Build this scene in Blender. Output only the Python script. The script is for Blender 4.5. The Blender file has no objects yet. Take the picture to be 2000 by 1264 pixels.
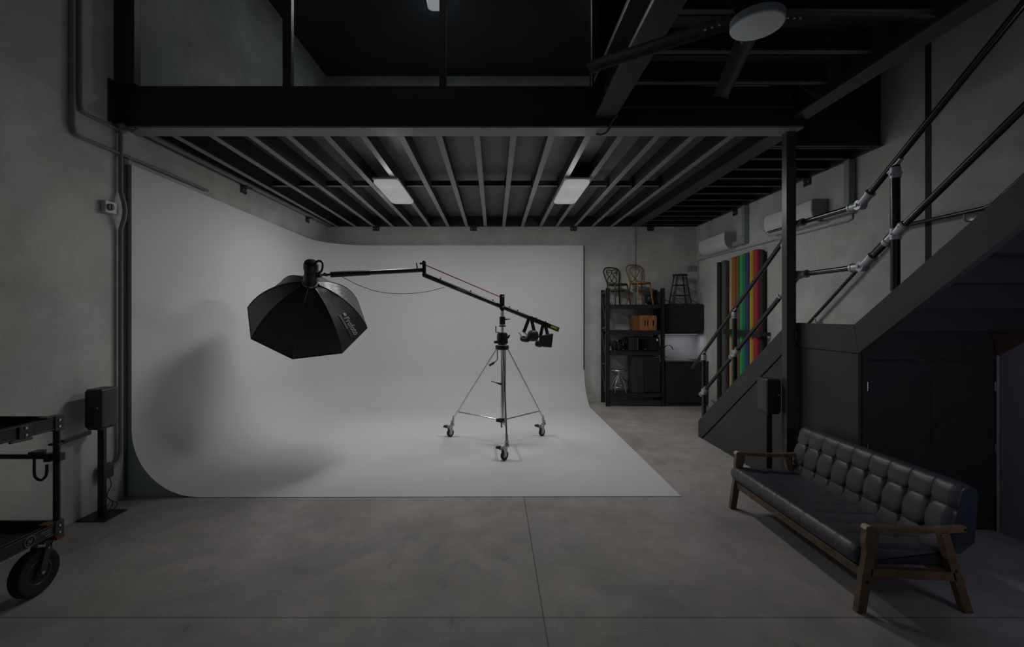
import bpy, bmesh, math, random
from mathutils import Vector, Matrix
random.seed(7)
PI = math.pi
S = bpy.context.scene
C = S.collection
H = 1.9            # eye height
F = 889.0          # focal length in pixels of the 2000 px wide frame
CX, CY = 965.0, 614.0

# ------------------------------------------------------------------ camera
cd = bpy.data.cameras.new('camera'); cam = bpy.data.objects.new('camera', cd); C.objects.link(cam)
cd.sensor_width = 36.0; cd.lens = 36.0 * F / 2000.0
cd.shift_x = (1000 - CX) / 2000.0; cd.shift_y = (CY - 632) / 2000.0
cd.clip_start = 0.05; cd.clip_end = 100
cam.location = (0, 0, H); cam.rotation_euler = (PI / 2, 0, 0)
S.camera = cam
S.view_settings.view_transform = 'Standard'; S.view_settings.look = 'None'
S.view_settings.gamma = 1.0; S.view_settings.use_curve_mapping = False
S.view_settings.exposure = 0.0
# ------------------------------------------------------------------ world
w = bpy.data.worlds.new('world'); S.world = w; w.use_nodes = True
w.node_tree.nodes['Background'].inputs[0].default_value = (0.5, 0.55, 0.6, 1)
w.node_tree.nodes['Background'].inputs[1].default_value = 0.004

def area(name, loc, sx, sy, power, col=(1, 1, 1), rot=(0, 0, 0), spread=PI):
    l = bpy.data.lights.new(name, 'AREA'); l.shape = 'RECTANGLE'; l.size = sx; l.size_y = sy
    l.energy = power; l.color = col; l.spread = spread
    o = bpy.data.objects.new(name, l); o.location = loc; o.rotation_euler = rot; C.objects.link(o)
    return o
# fill lights added high over the open front, above and behind the viewer
area('hall_fill', (-1.2, 3.0, 6.9), 1.6, 1.2, 2.6, (1.0, 0.98, 0.94))
area('hall_fill', (-1.2, -1.5, 6.9), 1.6, 1.4, 1, (1.0, 0.98, 0.94))
# soft cool fill added behind the viewer to lift the black surfaces
area('rear_fill', (0.3, -2.85, 1.9), 6.5, 3.2, 3.5, (0.92, 0.95, 1.0), (PI / 2, 0, 0))

# unseen bluish fill added beside the viewer for the under-stair wall and treads
area('stair_fill', (3.1, 1.5, 1.6), 1.0, 0.7, 6.0, (0.80, 0.78, 1.0), (PI / 2 + .15, 0, -0.75))

# ------------------------------------------------------------------ pixel -> world helpers (for measuring only)
def onY(px, py, Y): return Vector(((px - CX) * Y / F, Y, H - (py - CY) * Y / F))
def onX(px, py, X):
    Y = F * X / (px - CX); return Vector((X, Y, H - (py - CY) * Y / F))
def onZ(px, py, Z):
    Y = F * (H - Z) / (py - CY); return Vector(((px - CX) * Y / F, Y, Z))

# ------------------------------------------------------------------ materials
MATS = {}
def mat(name, col, rough=0.5, metal=0.0, var=0.0, scale=4.0, bump=0.0, bscale=60.0, emis=None, estr=0.0, spec=0.5, coat=0.0, stretch=(1, 1, 1)):
    if name in MATS: return MATS[name]
    m = bpy.data.materials.new(name); m.use_nodes = True; nt = m.node_tree; b = nt.nodes['Principled BSDF']
    b.inputs['Base Color'].default_value = (*col, 1); b.inputs['Roughness'].default_value = rough
    b.inputs['Metallic'].default_value = metal; b.inputs['Specular IOR Level'].default_value = spec
    b.inputs['Coat Weight'].default_value = coat
    if emis: b.inputs['Emission Color'].default_value = (*emis, 1); b.inputs['Emission Strength'].default_value = estr
    tc = nt.nodes.new('ShaderNodeTexCoord'); mp = nt.nodes.new('ShaderNodeMapping'); mp.inputs['Scale'].default_value = stretch
    nt.links.new(tc.outputs['Object'], mp.inputs[0])
    if var > 0:
        n = nt.nodes.new('ShaderNodeTexNoise'); n.inputs['Scale'].default_value = scale; n.inputs['Detail'].default_value = 6
        r = nt.nodes.new('ShaderNodeValToRGB')
        r.color_ramp.elements[0].position = 0.3; r.color_ramp.elements[1].position = 0.7
        r.color_ramp.elements[0].color = (*[c * (1 - var) for c in col], 1); r.color_ramp.elements[1].color = (*[min(1, c * (1 + var)) for c in col], 1)
        nt.links.new(mp.outputs[0], n.inputs['Vector']); nt.links.new(n.outputs[0], r.inputs[0]); nt.links.new(r.outputs[0], b.inputs['Base Color'])
    if bump > 0:
        n2 = nt.nodes.new('ShaderNodeTexNoise'); n2.inputs['Scale'].default_value = bscale; n2.inputs['Detail'].default_value = 4
        bp = nt.nodes.new('ShaderNodeBump'); bp.inputs['Strength'].default_value = bump; bp.inputs['Distance'].default_value = 0.01
        nt.links.new(mp.outputs[0], n2.inputs['Vector']); nt.links.new(n2.outputs[0], bp.inputs['Height']); nt.links.new(bp.outputs[0], b.inputs['Normal'])
    MATS[name] = m; return m

def concrete(name, col, rough, floor=False, joint_pts=()):
    m = bpy.data.materials.new(name); m.use_nodes = True; nt = m.node_tree; N = nt.nodes; L = nt.links; b = N['Principled BSDF']
    b.inputs['Roughness'].default_value = rough; b.inputs['Specular IOR Level'].default_value = 0.35
    g = N.new('ShaderNodeNewGeometry')
    def noise(sc, det, dist=0.0, scl=(1, 1, 1), rg=0.55):
        mp = N.new('ShaderNodeMapping'); mp.inputs['Scale'].default_value = scl; L.new(g.outputs['Position'], mp.inputs[0])
        n = N.new('ShaderNodeTexNoise'); n.inputs['Scale'].default_value = sc; n.inputs['Detail'].default_value = det
        n.inputs['Distortion'].default_value = dist; n.inputs['Roughness'].default_value = rg; L.new(mp.outputs[0], n.inputs['Vector']); return n.outputs[0]
    def mrange(v, a, b_, lo, hi):
        r = N.new('ShaderNodeMapRange'); r.inputs[1].default_value = a; r.inputs[2].default_value = b_; r.inputs[3].default_value = lo; r.inputs[4].default_value = hi
        L.new(v, r.inputs[0]); return r.outputs[0]
    def mul(a, b_):
        x = N.new('ShaderNodeMath'); x.operation = 'MULTIPLY'; L.new(a, x.inputs[0])
        if isinstance(b_, float): x.inputs[1].default_value = b_
        else: L.new(b_, x.inputs[1])
        return x.outputs[0]
    f1 = mrange(noise(0.9, 5, 0.6), 0.35, 0.68, 0.80, 1.14)
    f2 = mrange(noise(4.5, 6, 0.4), 0.35, 0.7, 0.95, 1.05) if not floor else mrange(noise(4.5, 6, 0.4), 0.35, 0.7, 0.90, 1.10)
    f3 = mrange(noise(55, 3), 0.3, 0.7, 0.95, 1.05)
    v = mul(mul(f1, f2), f3)
    if floor:
        st = mrange(noise(2.6, 8, 1.6, (1, 0.45, 1), 0.7), 0.60, 0.72, 1.0, 0.72)   # worn dark patches
        sc = mrange(noise(7.0, 2, 2.5, (1, 3.0, 1)), 0.71, 0.74, 1.0, 1.22)           # pale scuffs
        spots = mrange(noise(6.5, 4, 1.8, (1.0, 1.0, 1), 0.6), 0.70, 0.76, 1.0, 0.68)      # small dark marks
        v = mul(mul(mul(v, st), sc), spots)
        sp = N.new('ShaderNodeSeparateXYZ'); L.new(g.outputs['Position'], sp.inputs[0])
        for axis, pos in joint_pts:                                                     # saw-cut joints
            d = N.new('ShaderNodeMath'); d.operation = 'SUBTRACT'; L.new(sp.outputs[axis], d.inputs[0]); d.inputs[1].default_value = pos
            ab = N.new('ShaderNodeMath'); ab.operation = 'ABSOLUTE'; L.new(d.outputs[0], ab.inputs[0])
            v = mul(v, mrange(ab.outputs[0], 0.002, 0.006, 0.35, 1.0))
    else:
        st = mrange(noise(1.5, 7, 1.2, (1, 1, 0.5), 0.65), 0.58, 0.75, 1.0, 0.90)
        v = mul(v, st)
        pores = mrange(noise(38, 2), 0.72, 0.78, 1.0, 0.82); v = mul(v, pores)
    mx = N.new('ShaderNodeMixRGB'); mx.inputs[0].default_value = 0
    L.new(mrange(noise(0.7, 3), 0.35, 0.65, 0.0, 1.0), mx.inputs[0])
    mx.inputs[1].default_value = (*col, 1); mx.inputs[2].default_value = (col[0] * 0.97, col[1] * 0.975, col[2] * 1.04, 1) if floor else (col[0] * 0.94, col[1] * 0.985, col[2] * 1.02, 1)
    vm = N.new('ShaderNodeVectorMath'); vm.operation = 'SCALE'; L.new(mx.outputs[0], vm.inputs[0]); L.new(v, vm.inputs['Scale'])
    L.new(vm.outputs[0], b.inputs['Base Color'])
    bp = N.new('ShaderNodeBump'); bp.inputs['Strength'].default_value = 0.15; bp.inputs['Distance'].default_value = 0.01
    L.new(noise(25, 5), bp.inputs['Height']); L.new(bp.outputs[0], b.inputs['Normal'])
    return m

def wood(name, col, rough=0.45, axis=(1, 12, 12)):
    if name in MATS: return MATS[name]
    m = bpy.data.materials.new(name); m.use_nodes = True; nt = m.node_tree; N = nt.nodes; L = nt.links; b = N['Principled BSDF']
    b.inputs['Roughness'].default_value = rough
    tc = N.new('ShaderNodeTexCoord'); mp = N.new('ShaderNodeMapping'); mp.inputs['Scale'].default_value = axis; L.new(tc.outputs['Object'], mp.inputs[0])
    n = N.new('ShaderNodeTexNoise'); n.inputs['Scale'].default_value = 4; n.inputs['Detail'].default_value = 7; n.inputs['Distortion'].default_value = 0.8
    L.new(mp.outputs[0], n.inputs['Vector'])
    r = N.new('ShaderNodeValToRGB'); r.color_ramp.elements[0].position = 0.3; r.color_ramp.elements[1].position = 0.7
    r.color_ramp.elements[0].color = (*[c * 0.6 for c in col], 1); r.color_ramp.elements[1].color = (*[c * 1.25 for c in col], 1)
    L.new(n.outputs[0], r.inputs[0]); L.new(r.outputs[0], b.inputs['Base Color']); MATS[name] = m; return m

M_wall = concrete('wall_concrete', (0.65, 0.65, 0.61), 0.75)
M_floor = concrete('floor_concrete', (0.455, 0.425, 0.40), 0.6, True, ((1, 6.42), (1, 2.85), (0, 0.31)))
M_cyc = mat('cyc_white', (0.76, 0.76, 0.785), 0.6, var=0.02, scale=0.8)
M_cycend = mat('cyc_blue_edge', (0.40, 0.48, 0.54), 0.6, var=0.08)
M_black = mat('black_steel_paint', (0.034, 0.034, 0.035), 0.42, var=0.2, scale=3, bump=0.03)
M_joist = mat('mezzanine_steel_paint', (0.27, 0.275, 0.285), 0.5, var=0.12, scale=2)
M_deck = mat('deck_steel', (0.13, 0.134, 0.145), 0.5, var=0.15, scale=2)
M_mdf = mat('charcoal_panel', (0.043, 0.043, 0.048), 0.6, var=0.12, scale=2, bump=0.03)
M_door = mat('black_panel', (0.024, 0.024, 0.026), 0.55, var=0.2)
M_grey = mat('grey_pvc', (0.20, 0.225, 0.26), 0.5)
M_trunk = mat('light_grey_trunking', (0.32, 0.36, 0.41), 0.45)
M_white = mat('white_plastic', (0.75, 0.75, 0.78), 0.35)
M_whiteside = mat('grey_plastic', (0.33, 0.36, 0.42), 0.4)
M_chrome = mat('chrome', (0.75, 0.74, 0.70), 0.15, 1.0)
M_galv = mat('galvanised_iron', (0.50, 0.53, 0.56), 0.45, 0.55, var=0.15, scale=20)
M_rail = mat('black_rail_paint', (0.014, 0.014, 0.016), 0.22, spec=0.7)
M_plastic = mat('black_plastic', (0.013, 0.013, 0.014), 0.4, bump=0.03)
M_plastic2 = mat('charcoal_plastic', (0.045, 0.045, 0.05), 0.45)
M_rubber = mat('black_rubber', (0.015, 0.015, 0.016), 0.75)
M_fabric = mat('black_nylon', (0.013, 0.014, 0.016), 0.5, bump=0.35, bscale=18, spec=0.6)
M_fabriclit = mat('lit_nylon', (0.035, 0.042, 0.05), 0.5, bump=0.7, bscale=9, spec=0.7, stretch=(1, 1, 3))  # same nylon, base lightened to carry the sheen off the white curve
M_leather = mat('black_leather', (0.056, 0.056, 0.074), 0.42, var=0.1, bump=0.12, bscale=90, spec=0.55)
M_navy = mat('navy_leather', (0.015, 0.025, 0.045), 0.42, bump=0.1, bscale=90)
M_teak = wood('teak', (0.17, 0.105, 0.06), 0.42, (3, 3, 3))
M_teakpale = mat('pale_cap', (0.6, 0.55, 0.45), 0.5)
M_red = mat('red_rod', (0.45, 0.03, 0.03), 0.35)
M_orange = mat('orange_trim', (0.20, 0.035, 0.02), 0.5)
M_yellow = mat('yellow_label', (0.55, 0.45, 0.03), 0.5)
M_green = mat('green_cap', (0.03, 0.25, 0.12), 0.5)
M_print = mat('white_print', (0.62, 0.64, 0.66), 0.6)
M_greyprint = mat('grey_print', (0.22, 0.23, 0.24), 0.6)
M_lamp = mat('led_diffuser', (0.01, 0.01, 0.01), 0.9, emis=(1.0, 1.0, 0.97), estr=0.27, spec=0.0)
M_lampblue = mat('blue_display', (0.02, 0.03, 0.05), 0.3, emis=(0.45, 0.65, 1.0), estr=0.18)
M_dot = mat('white_mark', (0.8, 0.8, 0.8), 0.4)
M_fanwhite = mat('fan_light_cover', (0.85, 0.93, 0.98), 0.45)
M_fanside = mat('fan_light_rim', (0.36, 0.42, 0.48), 0.45)
M_darkwood = wood('dark_bentwood', (0.035, 0.024, 0.018), 0.35, (3, 3, 3))
M_bent = wood('honey_bentwood', (0.36, 0.16, 0.055), 0.35, (3, 3, 3))
M_crate = wood('crate_wood', (0.42, 0.17, 0.07), 0.55, (10, 1, 1))
M_steel = mat('brushed_steel', (0.6, 0.6, 0.6), 0.3, 1.0)
M_brownedge = mat('brown_edge', (0.09, 0.045, 0.035), 0.5)
M_purple = mat('lilac_grey', (0.20, 0.19, 0.245), 0.65, var=0.06, scale=2)
M_ceil = mat('dark_ceiling_paint', (0.03, 0.034, 0.045), 0.35, var=0.15, scale=1.5)
M_splash = mat('white_splashback', (0.62, 0.62, 0.66), 0.3)
M_gap = mat('wall_joint_sealant', (0.035, 0.035, 0.035), 0.8)
M_corr = mat('corrugated_dark', (0.06, 0.06, 0.07), 0.22, 0.7)
def glass(name):
    m = bpy.data.materials.new(name); m.use_nodes = True; nt = m.node_tree; N = nt.nodes
    N.remove(N['Principled BSDF']); out = N['Material Output']
    t = N.new('ShaderNodeBsdfTransparent'); t.inputs[0].default_value = (0.86, 0.9, 0.92, 1)
    g = N.new('ShaderNodeBsdfGlossy'); g.inputs['Roughness'].default_value = 0.02
    fr = N.new('ShaderNodeFresnel'); fr.inputs[0].default_value = 1.45
    mx = N.new('ShaderNodeMixShader'); 
    ge = N.new('ShaderNodeNewGeometry'); iv = N.new('ShaderNodeMath'); iv.operation = 'SUBTRACT'; iv.inputs[0].default_value = 1.0; nt.links.new(ge.outputs['Backfacing'], iv.inputs[1])
    ml = N.new('ShaderNodeMath'); ml.operation = 'MULTIPLY'; nt.links.new(fr.outputs[0], ml.inputs[0]); nt.links.new(iv.outputs[0], ml.inputs[1])
    nt.links.new(ml.outputs[0], mx.inputs[0]); nt.links.new(t.outputs[0], mx.inputs[1]); nt.links.new(g.outputs[0], mx.inputs[2])
    nt.links.new(mx.outputs[0], out.inputs[0]); return m
M_glass = glass('clear_glass')

# ------------------------------------------------------------------ mesh helpers
class B:
    def __init__(s): s.bm = bmesh.new()
    def box(s, x0, x1, y0, y1, z0, z1, rot=None, piv=None):
        vs = [s.bm.verts.new((x, y, z)) for x in (x0, x1) for y in (y0, y1) for z in (z0, z1)]
        for f in ((0, 1, 3, 2), (4, 6, 7, 5), (0, 4, 5, 1), (2, 3, 7, 6), (0, 2, 6, 4), (1, 5, 7, 3)): s.bm.faces.new([vs[i] for i in f])
        if rot is not None:
            p = Vector(piv) if piv is not None else Vector(((x0 + x1) / 2, (y0 + y1) / 2, (z0 + z1) / 2))
            for v in vs: v.co = p + rot @ (v.co - p)
        return s
    def bar(s, a, b, w_, h, up=(0, 0, 1)):            # rectangular bar from a to b, w_ across, h along up
        a = Vector(a); b = Vector(b); d = (b - a).normalized(); up = Vector(up)
        sx = d.cross(up)
        if sx.length < 1e-5: sx = d.cross(Vector((0, 1, 0)))
        sx.normalize(); u = sx.cross(d).normalized()
        vs = []
        for p in (a, b):
            for i, j in ((-1, -1), (1, -1), (1, 1), (-1, 1)): vs.append(s.bm.verts.new(p + sx * i * w_ / 2 + u * j * h / 2))
        for f in ((3, 2, 1, 0), (4, 5, 6, 7), (0, 1, 5, 4), (1, 2, 6, 5), (2, 3, 7, 6), (3, 0, 4, 7)): s.bm.faces.new([vs[i] for i in f])
        return s
    def tube(s, pts, r, n=10, closed=False, sub=0, cap=True):
        pts = [Vector(p) for p in pts]
        if not isinstance(r, (list, tuple)): r = [r] * len(pts)
        if sub > 0:
            q, rr = [], []; m = len(pts)
            for i in range(m if closed else m - 1):
                p0 = pts[(i - 1) % m] if closed or i > 0 else pts[0] * 2 - pts[1]
                p1 = pts[i]; p2 = pts[(i + 1) % m]
                p3 = pts[(i + 2) % m] if closed or i < m - 2 else pts[-1] * 2 - pts[-2]
                for k in range(sub):
                    t = k / sub
                    q.append(0.5 * ((2 * p1) + (-p0 + p2) * t + (2 * p0 - 5 * p1 + 4 * p2 - p3) * t * t + (-p0 + 3 * p1 - 3 * p2 + p3) * t ** 3))
                    rr.append(r[i] * (1 - t) + r[(i + 1) % m] * t)
            if not closed: q.append(pts[-1]); rr.append(r[-1])
            pts, r = q, rr
        m = len(pts); rings = []; prev = None
        for i in range(m):
            if closed: d = pts[(i + 1) % m] - pts[(i - 1) % m]
            else: d = pts[min(i + 1, m - 1)] - pts[max(i - 1, 0)]
            d.normalize()
            if prev is None:
                a = Vector((0, 0, 1)) if abs(d.z) < 0.9 else Vector((0, 1, 0)); u = d.cross(a).normalized()
            else:
                u = (prev - d * prev.dot(d)).normalized()
            prev = u; v = d.cross(u)
            rings.append([s.bm.verts.new(pts[i] + (u * math.cos(2 * PI * k / n) + v * math.sin(2 * PI * k / n)) * r[i]) for k in range(n)])
        for i in range(m if closed else m - 1):
            a = rings[i]; b = rings[(i + 1) % m]
            for k in range(n): s.bm.faces.new((a[k], a[(k + 1) % n], b[(k + 1) % n], b[k]))
        if cap and not closed:
            s.bm.faces.new(rings[0][::-1]); s.bm.faces.new(rings[-1])
        return s
    def lathe(s, prof, axis_o=(0, 0, 0), axis=(0, 0, 1), n=32):     # prof: (radius, height) list
        o = Vector(axis_o); ax = Vector(axis).normalized()
        u = ax.orthogonal().normalized(); v = ax.cross(u); rings = []
        for r, h in prof:
            if r < 1e-6: rings.append([s.bm.verts.new(o + ax * h)])
            else: rings.append([s.bm.verts.new(o + ax * h + (u * math.cos(2 * PI * k / n) + v * math.sin(2 * PI * k / n)) * r) for k in range(n)])
        for a, b in zip(rings, rings[1:]):
            for k in range(n):
                q = [a[k % len(a)], a[(k + 1) % len(a)], b[(k + 1) % len(b)], b[k % len(b)]]
                q = list(dict.fromkeys(q))
                if len(q) > 2: s.bm.faces.new(q)
        if len(rings[0]) > 1: s.bm.faces.new(rings[0][::-1])
        if len(rings[-1]) > 1: s.bm.faces.new(rings[-1])
        return s
    def prism(s, poly, d):                                          # poly: 3D points, extruded by vector d
        d = Vector(d); a = [s.bm.verts.new(Vector(p)) for p in poly]; b = [s.bm.verts.new(Vector(p) + d) for p in poly]
        s.bm.faces.new(a[::-1]); s.bm.faces.new(b); n = len(a)
        for i in range(n): s.bm.faces.new((a[i], a[(i + 1) % n], b[(i + 1) % n], b[i]))
        return s
    def face(s, pts): s.bm.faces.new([s.bm.verts.new(Vector(p)) for p in pts]); return s
    def grid(s, fn, nu, nv, wrap_u=False):
        vs = [[s.bm.verts.new(fn(i / nu, j / nv)) for j in range(nv + 1)] for i in range(nu if wrap_u else nu + 1)]
        m = len(vs)
        for i in range(m if wrap_u else m - 1):
            for j in range(nv): s.bm.faces.new((vs[i][j], vs[(i + 1) % m][j], vs[(i + 1) % m][j + 1], vs[i][j + 1]))
        return vs

W = {}
def setp(o, label=None, cat=None, group=None, kind=None):
    if label: o['label'] = label
    if cat: o['category'] = cat
    if group: o['group'] = group
    if kind: o['kind'] = kind
    return o
def attach(o, parent):
    if parent is not None:
        o.parent = parent; o.matrix_parent_inverse = Matrix.Translation(-W[parent.name])
def obj(name, b, m, parent=None, smooth=False, bevel=0.0, ang=40, **kw):
    bm = b.bm; bmesh.ops.recalc_face_normals(bm, faces=bm.faces)
    xs = [v.co for v in bm.verts]
    c = Vector(((min(p.x for p in xs) + max(p.x for p in xs)) / 2, (min(p.y for p in xs) + max(p.y for p in xs)) / 2, min(p.z for p in xs)))
    for v in bm.verts: v.co -= c
    me = bpy.data.meshes.new(name); bm.to_mesh(me); bm.free()
    for mm in (m if isinstance(m, (list, tuple)) else [m]): me.materials.append(mm)
    o = bpy.data.objects.new(name, me); C.objects.link(o); o.location = c; W[o.name] = c
    if smooth:
        me.shade_smooth(); me.set_sharp_from_angle(angle=math.radians(ang))
    if bevel > 0:
        md = o.modifiers.new('bevel', 'BEVEL'); md.width = bevel; md.segments = 2; md.limit_method = 'ANGLE'; md.angle_limit = math.radians(50)
    attach(o, parent); setp(o, **kw); return o
def thing(name, loc, label, cat, group=None):
    o = bpy.data.objects.new(name, None); o.empty_display_size = 0.1; o.location = loc; C.objects.link(o); W[o.name] = Vector(loc)
    return setp(o, label, cat, group)
def struct(name, b, m, **k): return obj(name, b, m, kind='structure', **k)
def dup(root, loc, label=None, rotz=None, parent=None):
    c = root.copy(); C.objects.link(c)
    if parent is not None: c.parent = parent
    if loc is not None: c.location = loc; W[c.name] = Vector(loc)
    if rotz is not None: c.rotation_euler = (0, 0, rotz)
    if label: c['label'] = label
    for ch in list(root.children): dup(ch, None, parent=c)
    return c

# ================================================================== SETTING
XL0, XL1 = -3.845, -3.665       # side wall runs slightly inwards towards the back
def xl(Y): return -3.84 + (Y - 4.3) * 0.0315
XR, YB, YF, ZC = 4.42, 9.94, -3.0, 7.1
fl = B(); fl.box(-4.4, 4.7, YF - .2, YB + .2, -0.15, 0.0); struct('floor', fl, M_floor)
b = B(); b.prism([(xl(YF), YF, 0), (xl(YB), YB, 0), (xl(YB) - .25, YB + .2, 0), (xl(YF) - .25, YF, 0)], (0, 0, ZC + .1)); struct('wall_left', b, M_wall)
b = B(); b.box(-4.2, XR + .2, YB, YB + .2, 0, ZC + .1); struct('wall_back', b, M_wall)
b = B(); b.box(XR, XR + .2, YF, YB + .2, 0, ZC + .1); struct('wall_right', b, M_wall)
b = B(); b.box(-4.4, XR + .2, YF - .2, YF, 0, ZC + .1); struct('wall_front', b, M_wall)
b = B(); b.box(-4.4, XR + .2, YF - .2, YB + .2, ZC, ZC + .2); struct('ceiling', b, M_ceil)
# panel joint in the side wall and lilac-grey board under the stairs
b = B(); b.box(XR - .004, XR + .01, 4.60, 4.665, 0, ZC); struct('trim_1', b, M_gap)
b = B(); b.prism([(XR - .012, 3.96, 0), (XR - .012, 3.96, 1.545), (XR - .012, 1.8, 3.09), (XR - .012, 1.8, 0)], (0.010, 0, 0)); struct('wall_understairs', b, M_purple)
# dark bulkhead over the stairs
b = B(); b.box(3.05, XR, 2.7, 5.27, 4.76, 4.95); struct('ceiling_bulkhead', b, M_black)

# ------------------------------------------------------------------ mezzanine
mz = thing('mezzanine', (0, 7.3, 3.81), 'black steel mezzanine floor with exposed joists above the white studio curve', 'mezzanine')
ZB = 3.81
def ibeam_x(bb, x0, x1, yc, z0, z1, fw, t=.018):
    bb.box(x0, x1, yc - fw / 2, yc + fw / 2, z0, z0 + t); bb.box(x0, x1, yc - fw / 2, yc + fw / 2, z1 - t, z1); bb.box(x0, x1, yc - .008, yc + .008, z0 + t, z1 - t)
def ibeam_y(bb, y0, y1, xc, z0, z1, fw, t=.018):
    bb.box(xc - fw / 2, xc + fw / 2, y0, y1, z0, z0 + t); bb.box(xc - fw / 2, xc + fw / 2, y0, y1, z1 - t, z1); bb.box(xc - .008, xc + .008, y0, y1, z0 + t, z1 - t)
b = B(); ibeam_x(b, xl(4.77) + .01, 3.17, 4.77, ZB, 4.235, .22)
obj('front_beam', b, M_black if False else M_joist, mz)
b = B(); b.box(xl(4.66) - .0, 3.17, 4.655, 4.662, ZB + .018, 4.235); obj('beam_shade_sheet', b, M_black, mz)  # black sheet added over the beam front in place of its shade
b = B(); ibeam_y(b, 4.88, 9.9, 3.06, ZB, 4.06, .22); obj('edge_beam', b, M_black, mz)
for px in (341, 414, 489, 563, 637, 709, 783, 857, 931, 1003, 1077, 1149, 1213, 1285, 1355, 1430):
    X = (px - CX) * 4.88 / F; X = max(X, xl(9.9) + .16)
    b = B(); b.box(X - .034, X + .034, 4.885, 9.9, ZB, ZB + .008)
    jo = obj('joist', b, M_joist, mz)
    b = B(); b.box(X - .006, X + .006, 4.885, 9.9, ZB + .0085, 4.034); obj('web', b, M_black, jo)  # web given darker paint than its flange to stand in for shade
for Y in (5.19, 5.60, 6.0, 6.41, 6.8, 7.21, 7.62, 8.03, 8.44, 8.85, 9.26, 9.67):
    b = B(); b.box(3.175, XR - .01, Y - .034, Y + .034, ZB, ZB + .008); b.box(3.175, XR - .01, Y + .022, Y + .034, ZB + .008, 4.03)
    obj('side_joist', b, M_black, mz)
b = B(); b.box(xl(9.9) + .005, 3.05, 4.885, YB - .005, 4.035, 4.06)
obj('deck', b, M_deck, mz)
b = B(); b.box(3.07, XR - .005, 5.28, YB - .005, 4.035, 4.06); obj('side_deck', b, M_black, mz)
b = B(); b.prism([(xl(4.9) + .003, 4.885, ZB + .02), (xl(9.9) + .003, 9.93, ZB + .02), (xl(9.9) + .16, 9.93, ZB + .02), (xl(4.9) + .18, 4.885, ZB + .02)], (0, 0, .2)); obj('ledger', b, M_black, mz)
b = B(); b.prism([(xl(4.9) + .09, 4.885, ZB), (xl(9.9) + .05, 9.93, ZB), (xl(9.9) + .14, 9.93, ZB), (xl(4.9) + .15, 4.885, ZB)], (0, 0, .02)); obj('ledger_lip', b, M_joist, mz)
b = B(); b.box(-3.6, XR - .01, YB - .04, YB - .005, ZB, 4.03); obj('back_ledger', b, M_black, mz)
b = B(); b.box(XR - .05, XR - .005, 5.28, YB - .01, ZB, 4.03); obj('side_ledger', b, M_black, mz)
b = B()
xs = [(px - CX) * 4.88 / F for px in (341, 414, 489, 563, 637, 709, 783, 857, 931, 1003, 1077, 1149, 1213, 1285, 1355, 1430)]
for x0, x1 in zip(xs, xs[1:]):
    x0 = max(x0, xl(9.9) + .16)
    b.box(x0 + .036, x1 - .036, 6.98, 7.02, 3.86, 3.95); b.box(x1 - .045, x1 - .03, 6.93, 7.07, 3.83, 4.0)
obj('bridging', b, M_black, mz)
b = B()
for x0, x1 in zip(xs, xs[1:]): b.box(max(x0, xl(9.9) + .16) + .036, x1 - .036, 6.955, 6.978, 3.862, 3.868)
obj('bridging_edge', b, mat('pale_edge', (0.35, 0.35, 0.36), 0.4), mz)
def cleat(x, y, ax):
    b = B()
    if ax == 'x': b.box(x - .07, x + .07, y - .015, y, ZB - .09, ZB + .0); b.box(x - .07, x + .07, y - .09, y - .015, ZB - .012, ZB)
    else:
        s = 1 if x < 0 else -1
        b.box(min(x, x + s * .015), max(x, x + s * .015), y - .07, y + .07, ZB - .1, ZB); b.box(min(x, x + s * .1), max(x, x + s * .1), y - .07, y + .07, ZB - .012, ZB)
    o = obj('cleat', b, M_black, mz)
    for d in (-.035, .035):
        b = B()
        if ax == 'x': b.lathe([(.011, 0), (.011, .012)], (x + d, y - .015, ZB - .045), (0, -1, 0), 8)
        else: b.lathe([(.011, 0), (.011, .012)], (x + s * .015, y + d, ZB - .05), (s, 0, 0), 8)
        obj('bolt', b, M_galv, o)
for px in (735, 925, 1120, 1270): cleat((px - CX) * YB / F, YB - .002, 'x')
for px in (480, 597): Y = F * 3.72 / (CX - px); cleat(xl(Y) + .004, Y, 'y')
for px in (1437, 1578): cleat(XR - .004, F * XR / (px - CX), 'y')
# front edge over the stairs opening: trimmer beam with solid black upstand
b = B(); b.box(3.175, XR - .005, 5.2, 5.26, ZB - .0, 4.76); obj('stair_trimmer', b, M_black, mz)
# connection plate on the side wall with bolt heads
pl = B(); pl.box(xl(4.6) + .004, xl(4.6) + .02, 4.51, 4.655, 3.82, 4.24); p = obj('end_plate', pl, M_black, mz)
for z in (4.16, 4.02, 3.88): b = B(); b.lathe([(.016, 0), (.016, .014)], (xl(4.6) + .02, 4.55, z), (1, 0, 0), 8); obj('bolt', b, M_plastic2, p)
for z in (4.12, 4.04, 3.96, 3.88): b = B(); b.lathe([(.016, 0), (.016, .014)], (-3.70, 4.655, z), (0, -1, 0), 8); obj('bolt', b, M_plastic2, p)

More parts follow.
